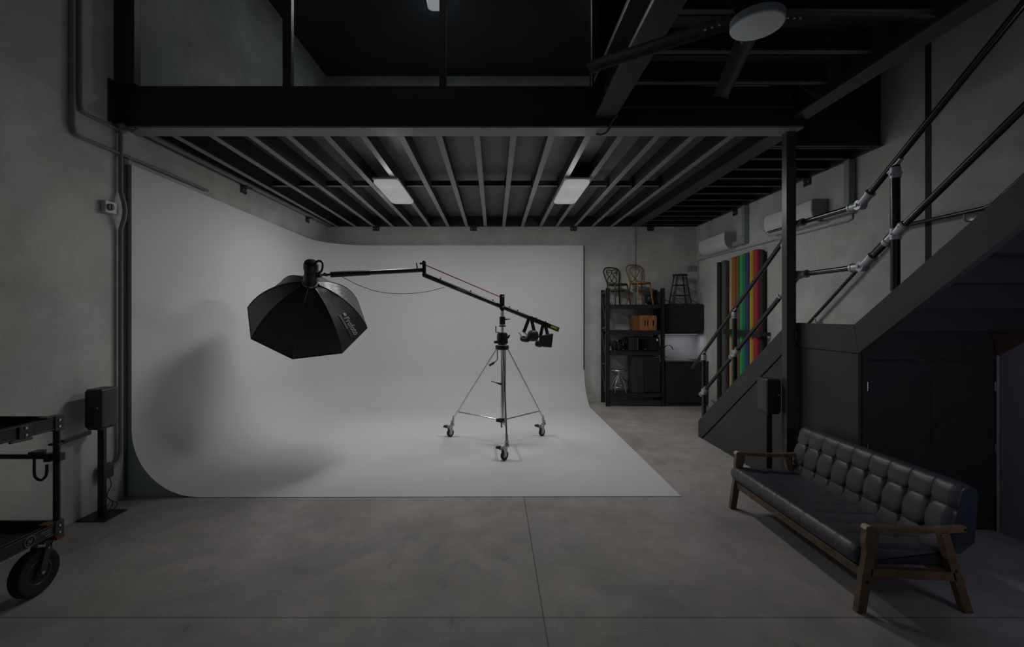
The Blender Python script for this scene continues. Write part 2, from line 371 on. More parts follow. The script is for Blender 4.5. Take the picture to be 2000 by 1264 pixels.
# ------------------------------------------------------------------ raised platform on the stair side
pf = thing('stair_platform', (2.1, 2.0, 3.89), 'black upper walkway platform with cross joists over the sofa and stairs', 'platform')
b = B(); ibeam_y(b, -2.9, 4.65, 1.125, 3.90, 4.28, .21, .02); obj('edge_beam', b, M_black, pf)
b = B(); ibeam_y(b, -2.9, 4.65, 3.12, 3.90, 4.28, .18, .02); obj('inner_beam', b, M_black, pf)
for k in range(14):
    Y = 4.6 - .485 * k
    b = B(); b.box(1.235, 3.025, Y - .035, Y + .035, 3.985, 3.995); b.box(1.235, 3.025, Y + .02, Y + .035, 3.985, 4.2); obj('joist', b, M_black, pf)
b = B(); b.box(1.02, 3.2, -2.9, 4.65, 4.285, 4.31); obj('deck', b, M_door, pf)
b = B(); b.tube([(1.235, 4.55, 3.9), (1.20, 4.62, 3.86), (1.17, 4.7, 3.79), (1.12, 4.76, 3.78), (1.08, 4.8, 3.80)], .012, 8, sub=4)
obj('cable_loop', b, M_plastic2, pf)

# ------------------------------------------------------------------ upper glazed front
gp = thing('glass_partition', (-1.2, 4.77, 4.235), 'tall glass partition with black posts on top of the mezzanine front beam', 'partition')
px_posts = [(-3.775, .046), (-2.157, .045), (-.535, .035), (1.06, .04)]
for X, hw in px_posts:
    b = B(); b.box(X - hw, X + hw, 4.735, 4.805, 4.24, ZC); obj('post', b, M_black, gp, bevel=.004)
b = B(); b.box(xl(4.6) + .004, -3.62, 4.58, 4.655, 4.225, ZC); obj('wall_post', b, M_black, gp)
for (a, ha), (c, hc) in zip(px_posts, px_posts[1:]):
    b = B(); b.box(a + ha, c - hc, 4.765, 4.775, 4.245, ZC); obj('pane', b, M_glass, gp)
b = B()
for k in range(34):
    x = 1.13 + k * .035; b.tube([(x, 5.2, 4.25), (x, 5.2, ZC)], .0105 if k % 3 else .014, 6)
b.box(1.1, 2.35, 5.215, 5.235, 4.25, ZC)
obj('corrugated_screen', b, M_corr, None, smooth=True, label='dark corrugated metal screen beside the glass partition on the mezzanine', cat='screen')

# ------------------------------------------------------------------ LED lamps
def led(x, y, z, sx, sy, label, power, grp):
    t = thing('ceiling_lamp', (x, y, z), label, 'lamp', grp)
    b = B(); b.box(x - sx / 2, x + sx / 2, y - sy / 2, y + sy / 2, z, z + .03); obj('housing', b, M_white, t, bevel=.01)
    b = B()
    def rr(u, v): return None
    r = min(sx, sy) * .3; pts = []
    for cx_, cy_, a0 in ((x + sx / 2 - r, y + sy / 2 - r, 0), (x - sx / 2 + r, y + sy / 2 - r, 90), (x - sx / 2 + r, y - sy / 2 + r, 180), (x + sx / 2 - r, y - sy / 2 + r, 270)):
        for k in range(6): a = math.radians(a0 + k * 18); pts.append((cx_ + r * math.cos(a), cy_ + r * math.sin(a), z - .035))
    b.prism(pts, (0, 0, .034)); obj('diffuser', b, M_lamp, t, bevel=.012)
    area('lamp_glow', (x, y, z - .045), sx * .9, sy * .9, power * .98, (1.0, 0.99, 0.955))
    for dy in (-.3, .3):
        l = bpy.data.lights.new('lamp_glow', 'POINT'); l.energy = power * .13; l.shadow_soft_size = .1; l.color = (1.0, 0.99, 0.955)
        o = bpy.data.objects.new('lamp_glow', l); o.location = (x, y + dy * sy, z - .14); C.objects.link(o)
    return t
led(-1.52, 6.98, 3.78, .36, 1.3, 'bright white LED panel between the joists above the softbox boom', 30, 'LED panels under the mezzanine')
led(1.17, 6.98, 3.78, .36, 1.3, 'bright white LED panel between the joists towards the kitchen corner', 32, 'LED panels under the mezzanine')
led(-.96, 7.45, ZC - .04, .3, .5, 'small white LED panel on the upper ceiling behind the glass', 13, 'LED panels on the upper ceiling')
led(1.86, 7.45, ZC - .04, .3, .5, 'small white LED panel on the upper ceiling behind the corrugated screen', 5, 'LED panels on the upper ceiling')

# ------------------------------------------------------------------ cyclorama
cy = thing('cyclorama', (-.9, 7.2, 0), 'large white studio cyclorama curving from walls into the floor', 'cyclorama')
XW0, XWB, YCB, YC0, XC1, RF, RC = -3.775, -3.60, 9.82, 4.74, 1.95, .70, .95
sl = (XWB - XW0) / (YCB - YC0)
def cxl(Y): return XW0 + sl * (Y - YC0)
path = []                                  # (point, inward normal, top height)
nv = Vector((1, -sl, 0)).normalized()
for k in range(13):
    Y = YC0 + (YCB - RC - YC0) * k / 12; path.append((Vector((cxl(Y), Y, 0)), nv))
a0 = math.atan2(0, -1)
cc = Vector((cxl(YCB - RC) + RC, YCB - RC, 0))
for k in range(1, 16):
    a = PI - (PI / 2) * k / 16; path.append((cc + Vector((math.cos(a), math.sin(a), 0)) * RC, Vector((-math.cos(a), -math.sin(a), 0))))
for k in range(13):
    X = cc.x + (XC1 - cc.x) * k / 12; path.append((Vector((X, YCB, 0)), Vector((0, -1, 0))))
def topz(i):
    p = path[i][0]; return 3.46 + (3.385 - 3.46) * min(1, (p.y - YC0) / (YCB - RC - YC0))
b = B(); rows = []
for i, (p, n) in enumerate(path):
    col = [p + Vector((0, 0, topz(i) + (RF - topz(i)) * j / 8)) for j in range(8)]
    for j in range(13):
        a = (PI / 2) * j / 12; col.append(p + n * RF * (1 - math.cos(a)) + Vector((0, 0, .005 + (RF - .005) * (1 - math.sin(a)))))
    rows.append([b.bm.verts.new(q) for q in col])
for a, c in zip(rows, rows[1:]):
    for j in range(len(a) - 1): b.bm.faces.new((a[j], a[j + 1], c[j + 1], c[j]))
inner = [r[-1] for r in rows]
cnr = b.bm.verts.new((XC1, YC0, .005))
b.bm.faces.new(inner + [cnr])
# low front and side lip of the floor sheet
l0 = [b.bm.verts.new((inner[0].co.x, YC0, 0.0)), b.bm.verts.new((XC1, YC0, 0.0)), b.bm.verts.new((XC1, inner[-1].co.y, 0.0))]
b.bm.faces.new((inner[0], cnr, l0[1], l0[0])); b.bm.faces.new((cnr, inner[-1], l0[2], l0[1]))
obj('curved_surface', b, M_cyc, cy, smooth=True, ang=60)
b = B()
for i in range(len(path) - 1):
    p, n = path[i]; q, m = path[i + 1]; zt, zu = topz(i), topz(i + 1)
    b.face([p + Vector((0, 0, zt)), q + Vector((0, 0, zu)), q - m * .05 + Vector((0, 0, zu)), p - n * .05 + Vector((0, 0, zt))])
obj('top_edge', b, M_cyc, cy)
def endpoly(p, n, z, wall):
    pts = [p - n * wall + Vector((0, 0, 0)), p - n * wall + Vector((0, 0, z)), p + Vector((0, 0, z))]
    for j in range(13):
        a = (PI / 2) * j / 12; pts.append(p + n * RF * (1 - math.cos(a)) + Vector((0, 0, RF * (1 - math.sin(a)))))
    return pts
b = B(); pts = endpoly(Vector((XW0, YC0, 0)), Vector((1, 0, 0)), 3.46, .045); b.prism([q + Vector((0, .004, 0)) for q in pts], (0, .02, 0)); obj('end_panel', b, M_cycend, cy, label='blue-grey painted end panel')
b = B(); pts = endpoly(Vector((XC1, YCB, 0)), Vector((0, -1, 0)), 3.385, .11); b.prism([q + Vector((-.022, 0, 0)) for q in pts], (.02, 0, 0)); obj('end_panel', b, M_cyc, cy)
b = B(); b.box(xl(4.72) + .004, XW0 - .045, 4.70, 4.76, 0, 3.56); obj('corner_strip', b, mat('dark_slate', (0.10, 0.115, 0.13), .5), cy)

# ------------------------------------------------------------------ steel column
b = B(); b.box(3.055, 3.155, 4.752, 4.835, 0.012, 3.81); b.box(2.99, 3.16, 4.7, 4.88, 0, .012); b.box(3.155, 3.168, 4.755, 4.80, 1.62, 1.72)
obj('steel_column', b, mat('column_paint', (0.05, 0.05, 0.055), .35, var=.1), None, bevel=.004, label='square black steel column standing between the sofa and the stairs', cat='column')

# ------------------------------------------------------------------ stairs
SX0, SX1 = 3.17, XR - .014
def zs(Y):
    if Y >= 4.91: return .246 + .724 * (7.07 - Y)
    if Y >= 4.01: return 1.81
    return 1.81 + .72 * (4.01 - Y)
st = thing('staircase', (3.8, 5.0, 0), 'charcoal staircase with a mid landing climbing along the concrete side wall', 'staircase')
def strip(b, x, t, Ys, dz):
    top = [(x, Y, zs(Y)) for Y in Ys]; bot = [(x, Y, max(0, zs(Y) - dz)) for Y in Ys]
    b.prism(top + bot[::-1], (t, 0, 0))
b = B(); b.prism([(SX0, 7.07, 0), (SX0, 7.07, .246), (SX0, 4.93, zs(4.93)), (SX0, 4.93, zs(4.93) - .27), (SX0, 6.78, 0.14), (SX0, 6.98, 0)], (.05, 0, 0)); obj('stringer', b, M_mdf, st, bevel=.003)
b = B(); b.prism([(SX0, 4.93, 1.81), (SX0, 4.01, 1.81), (SX0, 3.96, 1.56), (SX0, 4.93, 1.56)], (.05, 0, 0)); obj('landing_fascia', b, M_mdf, st, bevel=.003)
b = B(); b.prism([(SX0, 4.008, 1.81), (SX0, .6, zs(.6)), (SX0, .6, zs(.6) - .30), (SX0, 3.962, 1.56)], (.05, 0, 0)); obj('stringer', b, M_mdf, st, bevel=.003)
b = B(); b.prism([(SX1 - .03, 4.008, 1.80), (SX1 - .03, .6, zs(.6)), (SX1 - .03, .6, zs(.6) - .30), (SX1 - .03, 3.962, 1.54)], (.03, 0, 0)); obj('wall_stringer', b, M_brownedge, st)
n1 = 12
for k in range(9):
    Y1 = 7.05 - k * .24; z = .19 + k * .174
    b = B(); b.box(SX0 + .05, SX1, Y1 - .27, Y1, z - .03, z); b.box(SX0 + .05, SX1, Y1 - .02, Y1, z - .174, z - .03); obj('step', b, M_mdf, st)
b = B(); b.box(SX0 + .05, SX1, 4.01, 4.92, 1.70, 1.76); obj('landing', b, M_mdf, st)
for k in range(12):
    Y1 = 4.02 - k * .25; z = 1.80 + k * .18
    b = B(); b.box(SX0 + .05, SX1 - .03, Y1 - .27, Y1, z - .035, z); b.box(SX0 + .05, SX1 - .03, Y1 - .02, Y1, z - .18, z - .035); obj('step', b, mat('dark_tread', (0.03, 0.03, 0.037), .4), st)

# cupboard closing the space under the stairs
cb = thing('understair_cupboard', (3.8, 5.2, 0), 'charcoal panelled cupboard with black double doors under the stair landing', 'cupboard')
b = B(); b.prism([(SX0 + .012, 6.95, 0), (SX0 + .012, 6.73, .16), (SX0 + .012, 4.93, zs(4.93) - .275), (SX0 + .012, 4.93, 1.555), (SX0 + .012, 3.98, 1.555), (SX0 + .012, 3.98, 0)], (.03, 0, 0)); obj('side_panel', b, M_mdf, cb)
b = B(); b.box(SX0 + .05, 3.27, 3.98, 4.02, 0, 1.56); b.box(4.385, SX1 - .01, 3.98, 4.02, 0, 1.56); b.box(3.27, 4.385, 3.98, 4.02, 1.50, 1.56); b.box(SX0 + .05, SX1 - .01, 3.99, 4.02, 1.56, 1.70); obj('door_frame', b, M_door, cb)
def hinge(x, z):
    b = B(); b.tube([(x, 3.972, z), (x, 3.972, z + .08)], .005, 8); return b
for x0, x1, hx in ((3.275, 3.825, 3.26), (3.83, 4.38, 4.375)):
    b = B(); b.box(x0, x1, 3.972 + .01, 4.01, .02, 1.495); d = obj('door', b, M_door, cb, bevel=.003)
    for z in (1.23, .69): obj('hinge', hinge(hx, z), M_steel, d, smooth=True)
b = B(); b.lathe([(.004, 0), (.018, .0), (.018, .02), (.012, .03)], (3.87, 3.98, .93), (0, -1, 0), 12); obj('knob', b, M_plastic2, cb, smooth=True)

# ------------------------------------------------------------------ stair railing
RX = 3.20
rl = thing('stair_railing', (RX, 5.0, .25), 'black tube railing with galvanised clamp fittings on the stair edge', 'railing')
def zt(Y):
    if Y > 4.845: return 1.07 + .725 * (7.3 - Y)
    if Y > 3.975: return 2.855
    return 2.855 + .752 * (3.975 - Y)
def zm(Y):
    if Y > 4.79: return .721 + .742 * (6.94 - Y)
    if Y > 3.955: return 2.315
    return 2.315 + .692 * (3.955 - Y)
def P(Y, f): return Vector((RX, Y, f(Y)))
r0 = .025
for ys, f in (((7.35, 4.845), zt), ((4.845, 3.975), zt), ((3.975, 1.2), zt)):
    b = B(); b.tube([P(ys[0] - 1e-4, f), P(ys[1] + 1e-4, f)], r0, 16); obj('top_rail', b, M_rail, rl, smooth=True)
for ys, f in (((6.94, 4.79), zm), ((4.79, 3.955), zm), ((3.955, 1.2), zm)):
    b = B(); b.tube([P(ys[0] - 1e-4, f), P(ys[1] + 1e-4, f)], r0, 16); obj('middle_rail', b, M_rail, rl, smooth=True)
for Y in (6.94, 6.05, 5.0, 3.63, 2.2):
    b = B(); b.tube([(RX, Y, zs(Y) - .0), (RX, Y, zt(Y) - .03)], .032, 16); obj('post', b, M_rail, rl, smooth=True)
    # tee clamp under the top rail
    b = B(); b.tube([(RX, Y, zt(Y) - .13), (RX, Y, zt(Y) - .045)], .037, 16); b.tube([(RX, Y, zt(Y) - .1), (RX, Y, zt(Y) - .085)], .043, 16)
    a = math.atan(.72 if Y != 4.4 else 0); d = Vector((0, math.cos(a), -math.sin(a)))
    c = Vector((RX, Y, zt(Y) - .033)); b.bar(c - d * .07, c + d * .07, .035, .012, (0, math.sin(a), math.cos(a)))
    b.lathe([(.02, -.02), (.02, .02)], (RX, Y, zt(Y) - .04), (1, 0, 0), 12)
    b.lathe([(.008, 0), (.008, .012)], (RX - .037, Y, zt(Y) - .1), (-1, 0, 0), 8)
    obj('clamp_fitting', b, M_galv, rl, smooth=True)
    if Y > 3: 
        z = zm(Y); b = B(); b.tube([(RX, Y, z - .045), (RX, Y, z + .045)], .038, 16)
        b.tube([P(Y, zm) - d * .11, P(Y, zm) + d * .11], .036, 16)
        for q in (-.09, .09): b.tube([P(Y, zm) + d * (q - .012), P(Y, zm) + d * (q + .012)], .041, 16)
        for q in (-.08, 0, .08): b.lathe([(.008, 0), (.008, .01)], P(Y, zm) + d * q + Vector((-.037, 0, 0)), (-1, 0, 0), 8)
        obj('clamp_fitting', b, M_galv, rl, smooth=True)
for (Y, f, s0, s1) in ((4.845, zt, .725, 0), (3.975, zt, 0, .752), (4.79, zm, .742, 0), (3.955, zm, 0, .692)):
    c = P(Y, f); u0 = Vector((0, 1, -s0)).normalized(); u1 = Vector((0, -1, s1)).normalized()
    b = B(); b.tube([c + u0 * .11, c + u0 * .01], .036, 16); b.tube([c + u1 * .01, c + u1 * .13], .036, 16)
    b.lathe([(.042, -.03), (.042, .03)], c, (1, 0, 0), 20); b.tube([c + u1 * .115, c + u1 * .135], .041, 16); b.tube([c + u0 * .095, c + u0 * .115], .040, 16)
    b.lathe([(.012, 0), (.012, .02)], c + Vector((-.03, 0, 0)), (-1, 0, 0), 8)
    obj('elbow_fitting', b, M_galv, rl, smooth=True)

wr = thing('wall_handrail', (4.34, 5.4, 1.0), 'thin black tube handrail fixed to the concrete wall beside the stairs', 'handrail')
b = B(); b.tube([(4.34, 7.4, .90), (4.34, 4.95, 2.81), (4.34, 4.88, 2.84), (4.34, 4.02, 2.84), (4.34, 3.95, 2.86), (4.34, 2.2, 4.2)], .02, 12); obj('tube', b, M_rail, wr, smooth=True)
for Y, z in ((6.15, 1.87), (5.02, 2.75), (4.2, 2.84)):
    b = B(); b.tube([(4.34, Y, z - .015), (4.345, Y, z - .07), (4.38, Y, z - .085), (4.41, Y, z - .085)], .009, 8, sub=3); b.lathe([(.03, 0), (.03, .008)], (4.411, Y, z - .085), (1, 0, 0), 16)
    obj('wall_bracket', b, M_galv, wr, smooth=True)

# ------------------------------------------------------------------ ceiling fan
FX, FY, FZ = 1.56, 2.70, 3.60
fan = thing('ceiling_fan', (FX, FY, FZ), 'large five-bladed ceiling fan with a round pale light under the platform', 'fan')
b = B(); b.lathe([(0, 0), (.132, 0), (.140, .004), (.142, .01)], (FX, FY, FZ), (0, 0, 1), 48); obj('light_cover', b, M_fanwhite, fan, smooth=True)
b = B(); b.lathe([(.142, .01), (.146, .014), (.146, .055), (.14, .06)], (FX, FY, FZ), (0, 0, 1), 48); obj('light_rim', b, M_fanside, fan, smooth=True)
b = B(); b.lathe([(.12, .06), (.12, .13), (.09, .16), (.03, .17), (.02, .17), (.02, .52), (.07, .53), (.07, .685)], (FX, FY, FZ), (0, 0, 1), 32); obj('motor', b, M_plastic, fan, smooth=True)
for k in range(5):
    a = math.radians(75 + 72 * k - 1); d = Vector((math.cos(a), math.sin(a), 0)); s = Vector((-math.sin(a), math.cos(a), 0))
    b = B()
    def bl(u, v, d=d, s=s):
        r = .12 + u * .94; wd = .125 * (1 - .12 * u); q = (v - .5)
        curl = -.02 * max(0, (u - .93) / .07)
        return Vector((FX, FY, FZ + .085)) + d * r + s * (q * wd) + Vector((0, 0, .03 * q + .014 * (1 - 4 * q * q) + curl))
    vs = b.grid(bl, 14, 6); ret = bmesh.ops.solidify(b.bm, geom=b.bm.faces[:], thickness=.006)
    bd = obj('blade', b, mat('fan_blade', (0.028, 0.028, 0.03), .33), fan, smooth=True)
    for r in (.20, .24, .28): b = B(); b.lathe([(.007, 0), (.007, .01)], Vector((FX, FY, FZ + .083)) + d * r + s * .02, (0, 0, -1), 8); obj('screw', b, M_galv, bd)

# ------------------------------------------------------------------ conduits and electrical bits on the side wall
def wl(px, py, off=.03):
    # point on the side wall at that picture position
    Y = 4.4
    for _ in range(20): Y = F * (-(xl(Y) + off)) / (CX - px)
    return Vector((xl(Y) + off, Y, H - (py - CY) * Y / F))
p0 = wl(141, 255); p1 = wl(405, 374)
b = B(); zc_ = 3.535
b.tube([(p0.x, p0.y, ZC - .02), (p0.x, p0.y, zc_ + .08), (p0.x, p0.y + .02, zc_ + .02), (p0.x, p0.y + .08, zc_), (xl(5.2) + .035, 5.2, 3.53), (xl(p1.y) + .035, p1.y, 3.52)], [.023] * 3 + [.015] * 3, 12)
obj('conduit', b, M_grey, None, smooth=True, label='grey conduit dropping down the side wall then running above the white curve', cat='conduit')
q0 = wl(155, 215)
b = B(); b.tube([(q0.x, q0.y, ZC - .02), (q0.x, q0.y, 3.85), (q0.x, q0.y + .02, 3.79), (q0.x, q0.y + .07, 3.77), (xl(4.62) + .03, 4.60, 3.77), (xl(4.66) + .035, 4.64, 3.76)], [.022] * 3 + [.014] * 3, 12)
obj('conduit', b, M_grey, None, smooth=True, label='shorter grey conduit nearer the mezzanine beam ending at a wall junction', cat='conduit')
vp = wl(236, 500); vx, vy = vp.x + .005, 4.625
b = B(); b.tube([(vx, vy, 3.77), (vx, vy, 3.15), (vx + .035, vy, 3.03), (vx + .045, vy, 2.95), (vx + .035, vy, 2.87), (vx, vy, 2.76), (vx, vy, .50), (vx, vy - .03, .42), (vx, vy - .09, .385), (vx, vy - .13, .38)], .021, 12)
obj('conduit', b, M_grey, None, smooth=True, label='vertical grey conduit beside the blue end panel down to a floor-level outlet', cat='conduit')
b = B(); b.lathe([(.05, 0), (.05, .06)], (vx - .03, vy, 3.79), (1, 0, 0), 16); b.tube([(vx, vy, 3.79), (vx + .12, vy + .02, 3.77), (vx + .16, vy + .02, 3.80)], .018, 10)
obj('junction_box', b, M_grey, None, smooth=True, label='small round grey junction box under the beam end', cat='junction box')
sw = wl(220, 406, .05)
t = thing('isolator_switch', (sw.x, sw.y, sw.z - .06), 'pale square isolator switch on the side wall beside the conduit', 'switch')
b = B(); b.box(sw.x - .045, sw.x + .0, sw.y - .085, sw.y + .075, sw.z - .06, sw.z + .06); obj('box', b, mat('pale_plastic', (.55, .55, .55), .4), t, bevel=.006)
b = B(); b.lathe([(.035, 0), (.033, .02)], (sw.x, sw.y - .03, sw.z), (1, 0, 0), 20); b.box(sw.x + .015, sw.x + .03, sw.y - .037, sw.y - .023, sw.z - .03, sw.z + .03); obj('dial', b, M_greyprint, t, smooth=True)
b = B(); b.box(vx - .02, vx + .035, vy - .24, vy - .12, .30, .44); ob = obj('power_outlet', b, M_plastic2, None, bevel=.008, label='dark grey power outlet box at the end of the vertical conduit', cat='outlet')
b = B(); b.tube([(vx + .02, vy - .16, .30), (vx + .03, vy - .15, .22), (vx + .03, vy - .2, .14), (vx + .03, vy - .15, .07), (vx + .04, vy - .1, .03), (vx + .06, vy - .12, .008), (vx + .10, vy - .2, .008), (vx + .10, vy - .26, .008), (vx + .05, vy - .24, .02), (vx + .03, vy - .16, .06), (vx + .03, vy - .13, .04), (vx + .06, vy - .2, .008), (vx + .10, vy - .3, .008)], .004, 6, sub=5)
obj('power_cable', b, M_plastic, None, smooth=True, label='thin black cable curling from the outlet to the speaker stand base', cat='cable')

# ------------------------------------------------------------------ speakers on stands
def speaker_stand(x, y, lab_s, lab_b):
    t = thing('speaker_stand', (x, y, 0), lab_s, 'speaker stand', 'speaker stands')
    b = B(); b.box(x - .135, x + .135, y - .13, y + .13, 0, .012); obj('base_plate', b, M_plastic, t, bevel=.004)
    b = B(); b.box(x - .03, x + .03, y - .02, y + .02, .012, .835); obj('pole', b, M_plastic, t, bevel=.006)
    b = B(); b.box(x - .06, x + .06, y - .09, y + .09, .832, .842); obj('top_plate', b, M_plastic, t, bevel=.002)
    s = thing('speaker', (x, y, .843), lab_b, 'speaker', 'speakers on stands')
    prof = []
    n = 7; hw, hd, r = .076, .100, .022
    for cx_, cy_, a0 in ((hw - r, hd - r, 0), (-hw + r, hd - r, 90), (-hw + r, -hd + r, 180), (hw - r, -hd + r, 270)):
        for k in range(n): a = math.radians(a0 + 90 * k / (n - 1)); prof.append((x + cx_ + r * math.cos(a), y + cy_ + r * math.sin(a), .843))
    b = B(); b.prism(prof, (0, 0, .364)); obj('body', b, M_plastic2, s, bevel=.014, smooth=True)
    b = B(); b.box(x - .070, x + .070, y - .104, y - .099, .86, 1.19); obj('grille', b, M_plastic, s, bevel=.002)
    b = B(); b.lathe([(.006, 0), (.006, .002)], (x + .045, y - .104, 1.04), (0, -1, 0), 12); obj('status_mark', b, M_dot, s)
    return t
speaker_stand(-3.69, 4.285, 'slim black speaker stand on a flat plate beside the side wall and cyclorama', 'black upright speaker on the stand against the concrete side wall')
speaker_stand(2.985, 4.95, 'slim black speaker stand standing behind the leather sofa', 'black upright speaker on the stand behind the sofa by the column')

# ------------------------------------------------------------------ equipment cart
ct = thing('equipment_cart', (-3.35, 2.3, 0), 'black two-deck rolling equipment cart with hook and rubber wheels by the wall', 'cart')
cx0, cx1, cy0, cy1 = -3.68, -3.035, 1.9, 3.2
def tray(z0, z1, nm):
    b = B()
    b.box(cx1 - .02, cx1, cy0, cy1, z0, z1); b.box(cx0, cx0 + .02, cy0, cy1, z0, z1); b.box(cx0, cx1, cy1 - .02, cy1, z0, z1); b.box(cx0, cx1, cy0, cy0 + .02, z0, z1)
    b.box(cx1 - .035, cx1 + .004, cy0, cy1, z1 - .012, z1); b.box(cx1 - .035, cx1 + .004, cy0, cy1, z0, z0 + .012)
    o = obj(nm, b, mat('cart_steel', (.03, .031, .034), .4, var=.15), ct, bevel=.003)
    b = B(); b.box(cx0 + .02, cx1 - .02, cy0 + .02, cy1 - .02, z0 + .01, z0 + .02); obj('liner', b, M_rubber, o)
    return o
t1 = tray(1.10, 1.185, 'top_tray'); t2 = tray(.375, .455, 'bottom_tray')
b = B(); b.box(cx0 + .03, cx1 - .03, cy1 - .045, cy1 - .022, .50, .505); 
for (x, y) in ((cx1 - .02, cy1 - .02), (cx0 + .02, cy1 - .02), (cx1 - .02, cy0 + .02), (cx0 + .02, cy0 + .02)):
    b = B(); b.tube([(x, y, .40), (x, y, 1.17)], .021, 14); obj('post', b, M_plastic, ct, smooth=True)
for z0, z1 in ((1.09, 1.195), (.355, .465)):
    b = B(); b.box(cx1 - .06, cx1 + .008, cy1 - .06, cy1 + .008, z0, z1); o = obj('corner_bracket', b, M_plastic2, ct, bevel=.004)
    for dz in (.03, .075): b = B(); b.lathe([(.009, 0), (.008, .006)], (cx1 + .008, cy1 - .03, z0 + dz), (1, 0, 0), 10); obj('bolt', b, M_steel, o, smooth=True)
    b = B(); b.box(cx1 - .062, cx1 + .002, cy1 - .11, cy1 - .06, z1 - .006, z1 + .002); b.box(cx1 - .03, cx1 + .01, cy1 - .05, cy1 + .004, z0 - .02, z0 + .002) if z0 < 1 else None; obj('orange_trim', b, M_orange, o)
b = B(); b.box(cx1 + .0, cx1 + .012, cy1 - .30, cy1 - .22, 1.10, 1.18); b.tube([(cx1 + .01, cy1 - .36, 1.095), (cx1 + .01, cy1 - .22, 1.09)], .008, 8); o = obj('latch_plate', b, M_plastic2, ct, bevel=.003)
for dz in (1.12, 1.165): b = B(); b.lathe([(.008, 0), (.008, .006)], (cx1 + .012, cy1 - .26, dz), (1, 0, 0), 10); obj('bolt', b, M_steel, o)
b = B(); b.tube([(cx0 + .02, cy1 - .02, .905), (cx1 + .0, cy1 - .02, .905)], .017, 14); b.box(cx1 - .09, cx1 - .05, cy1 - .045, cy1 + .005, .875, .93); b.box(cx1 - .005, cx1 + .02, cy1 - .04, cy1, .88, .93); obj('cross_bar', b, M_plastic, ct, smooth=True)
b = B(); b.box(cx1 - .065, cx1 + .01, cy1 - .04, cy1 + .0, .985, 1.0); b.bar((cx1 + .0, cy1 + .0, 1.0), (cx1 + .02, cy1 + .20, 1.02), .02, .03); obj('accessory_arm', b, M_plastic2, ct, bevel=.003)
b = B(); hx = onY(80, 900, cy1 - .05).x
b.tube([(hx - .045, cy1 - .05, .93), (hx - .045, cy1 - .05, .80), (hx - .03, cy1 - .05, .765), (hx, cy1 - .05, .752), (hx + .03, cy1 - .05, .775), (hx + .04, cy1 - .05, .81), (hx + .04, cy1 - .05, .86)], .009, 10, sub=4)
b.box(hx - .07, hx - .01, cy1 - .07, cy1 + .0, .92, .95); obj('hook', b, M_plastic, ct, smooth=True)
wx = -3.11
def wheel(y):
    R_ = .153
    b = B(); prof = [(R_ - .065, -.03), (R_ - .04, -.042), (R_ - .012, -.038), (R_, -.02), (R_, .02), (R_ - .012, .038), (R_ - .04, .042), (R_ - .065, .03), (R_ - .065, -.03)]
    b.lathe(prof[:-1], (wx, y, R_), (1, 0, 0), 40); wh = obj('wheel', b, M_rubber, ct, smooth=True)
    b = B(); b.lathe([(.09, -.02), (.09, .032), (.075, .034), (.06, .02), (.03, .022), (.025, .045), (.012, .047)], (wx, y, R_), (1, 0, 0), 28); hb = obj('hub', b, M_plastic2, wh, smooth=True)
    b = B(); b.lathe([(.012, .04), (.011, .062)], (wx, y, R_), (1, 0, 0), 8)
    for k in range(4): a = k * PI / 2 + .5; b.lathe([(.007, .02), (.007, .03)], (wx, y + .045 * math.cos(a), R_ + .045 * math.sin(a)), (1, 0, 0), 8)
    obj('nut', b, M_steel, hb)
    b = B(); b.bar((wx + .05, y + .005, R_ - .01), (wx + .05, y + .06, .345), .045, .006, (1, 0, 0)); b.bar((wx - .05, y + .005, R_ - .01), (wx - .05, y + .06, .345), .045, .006, (1, 0, 0)); b.box(wx - .06, wx + .06, y, y + .12, .34, .356)
    o = obj('fork', b, M_plastic2, ct)
    for dy, dz in ((.04, .30), (.07, .315), (.10, .33)): b = B(); b.lathe([(.007, 0), (.007, .006)], (wx + .055, y + dy, dz), (1, 0, 0), 8); obj('bolt', b, M_steel, o)
wheel(3.08); wheel(2.05)
# round monogram badge and printed lines on the lower rail
bx = cx1 + .006
ty = onX(57, 1058, cx1).y
b = B(); b.tube([(bx, ty + .034 * math.cos(a * PI / 12), .415 + .034 * math.sin(a * PI / 12)) for a in range(24)], .003, 6, closed=True)
for (y0, z0, y1, z1) in ((-.016, -.016, -.006, .016), (-.006, .016, .004, -.014), (.004, -.014, .014, .017)): b.bar((bx, ty + y0, .415 + z0), (bx, ty + y1, .415 + z1), .002, .006, (0, 1, 0))
obj('badge', b, M_greyprint, t2)
b = B(); b.box(bx - .002, bx, ty + .07, ty + .14, .43, .436); b.box(bx - .002, bx, ty + .08, ty + .14, .418, .421); b.box(bx - .002, bx, ty + .10, ty + .14, .398, .404); obj('printed_lines', b, M_greyprint, t2)

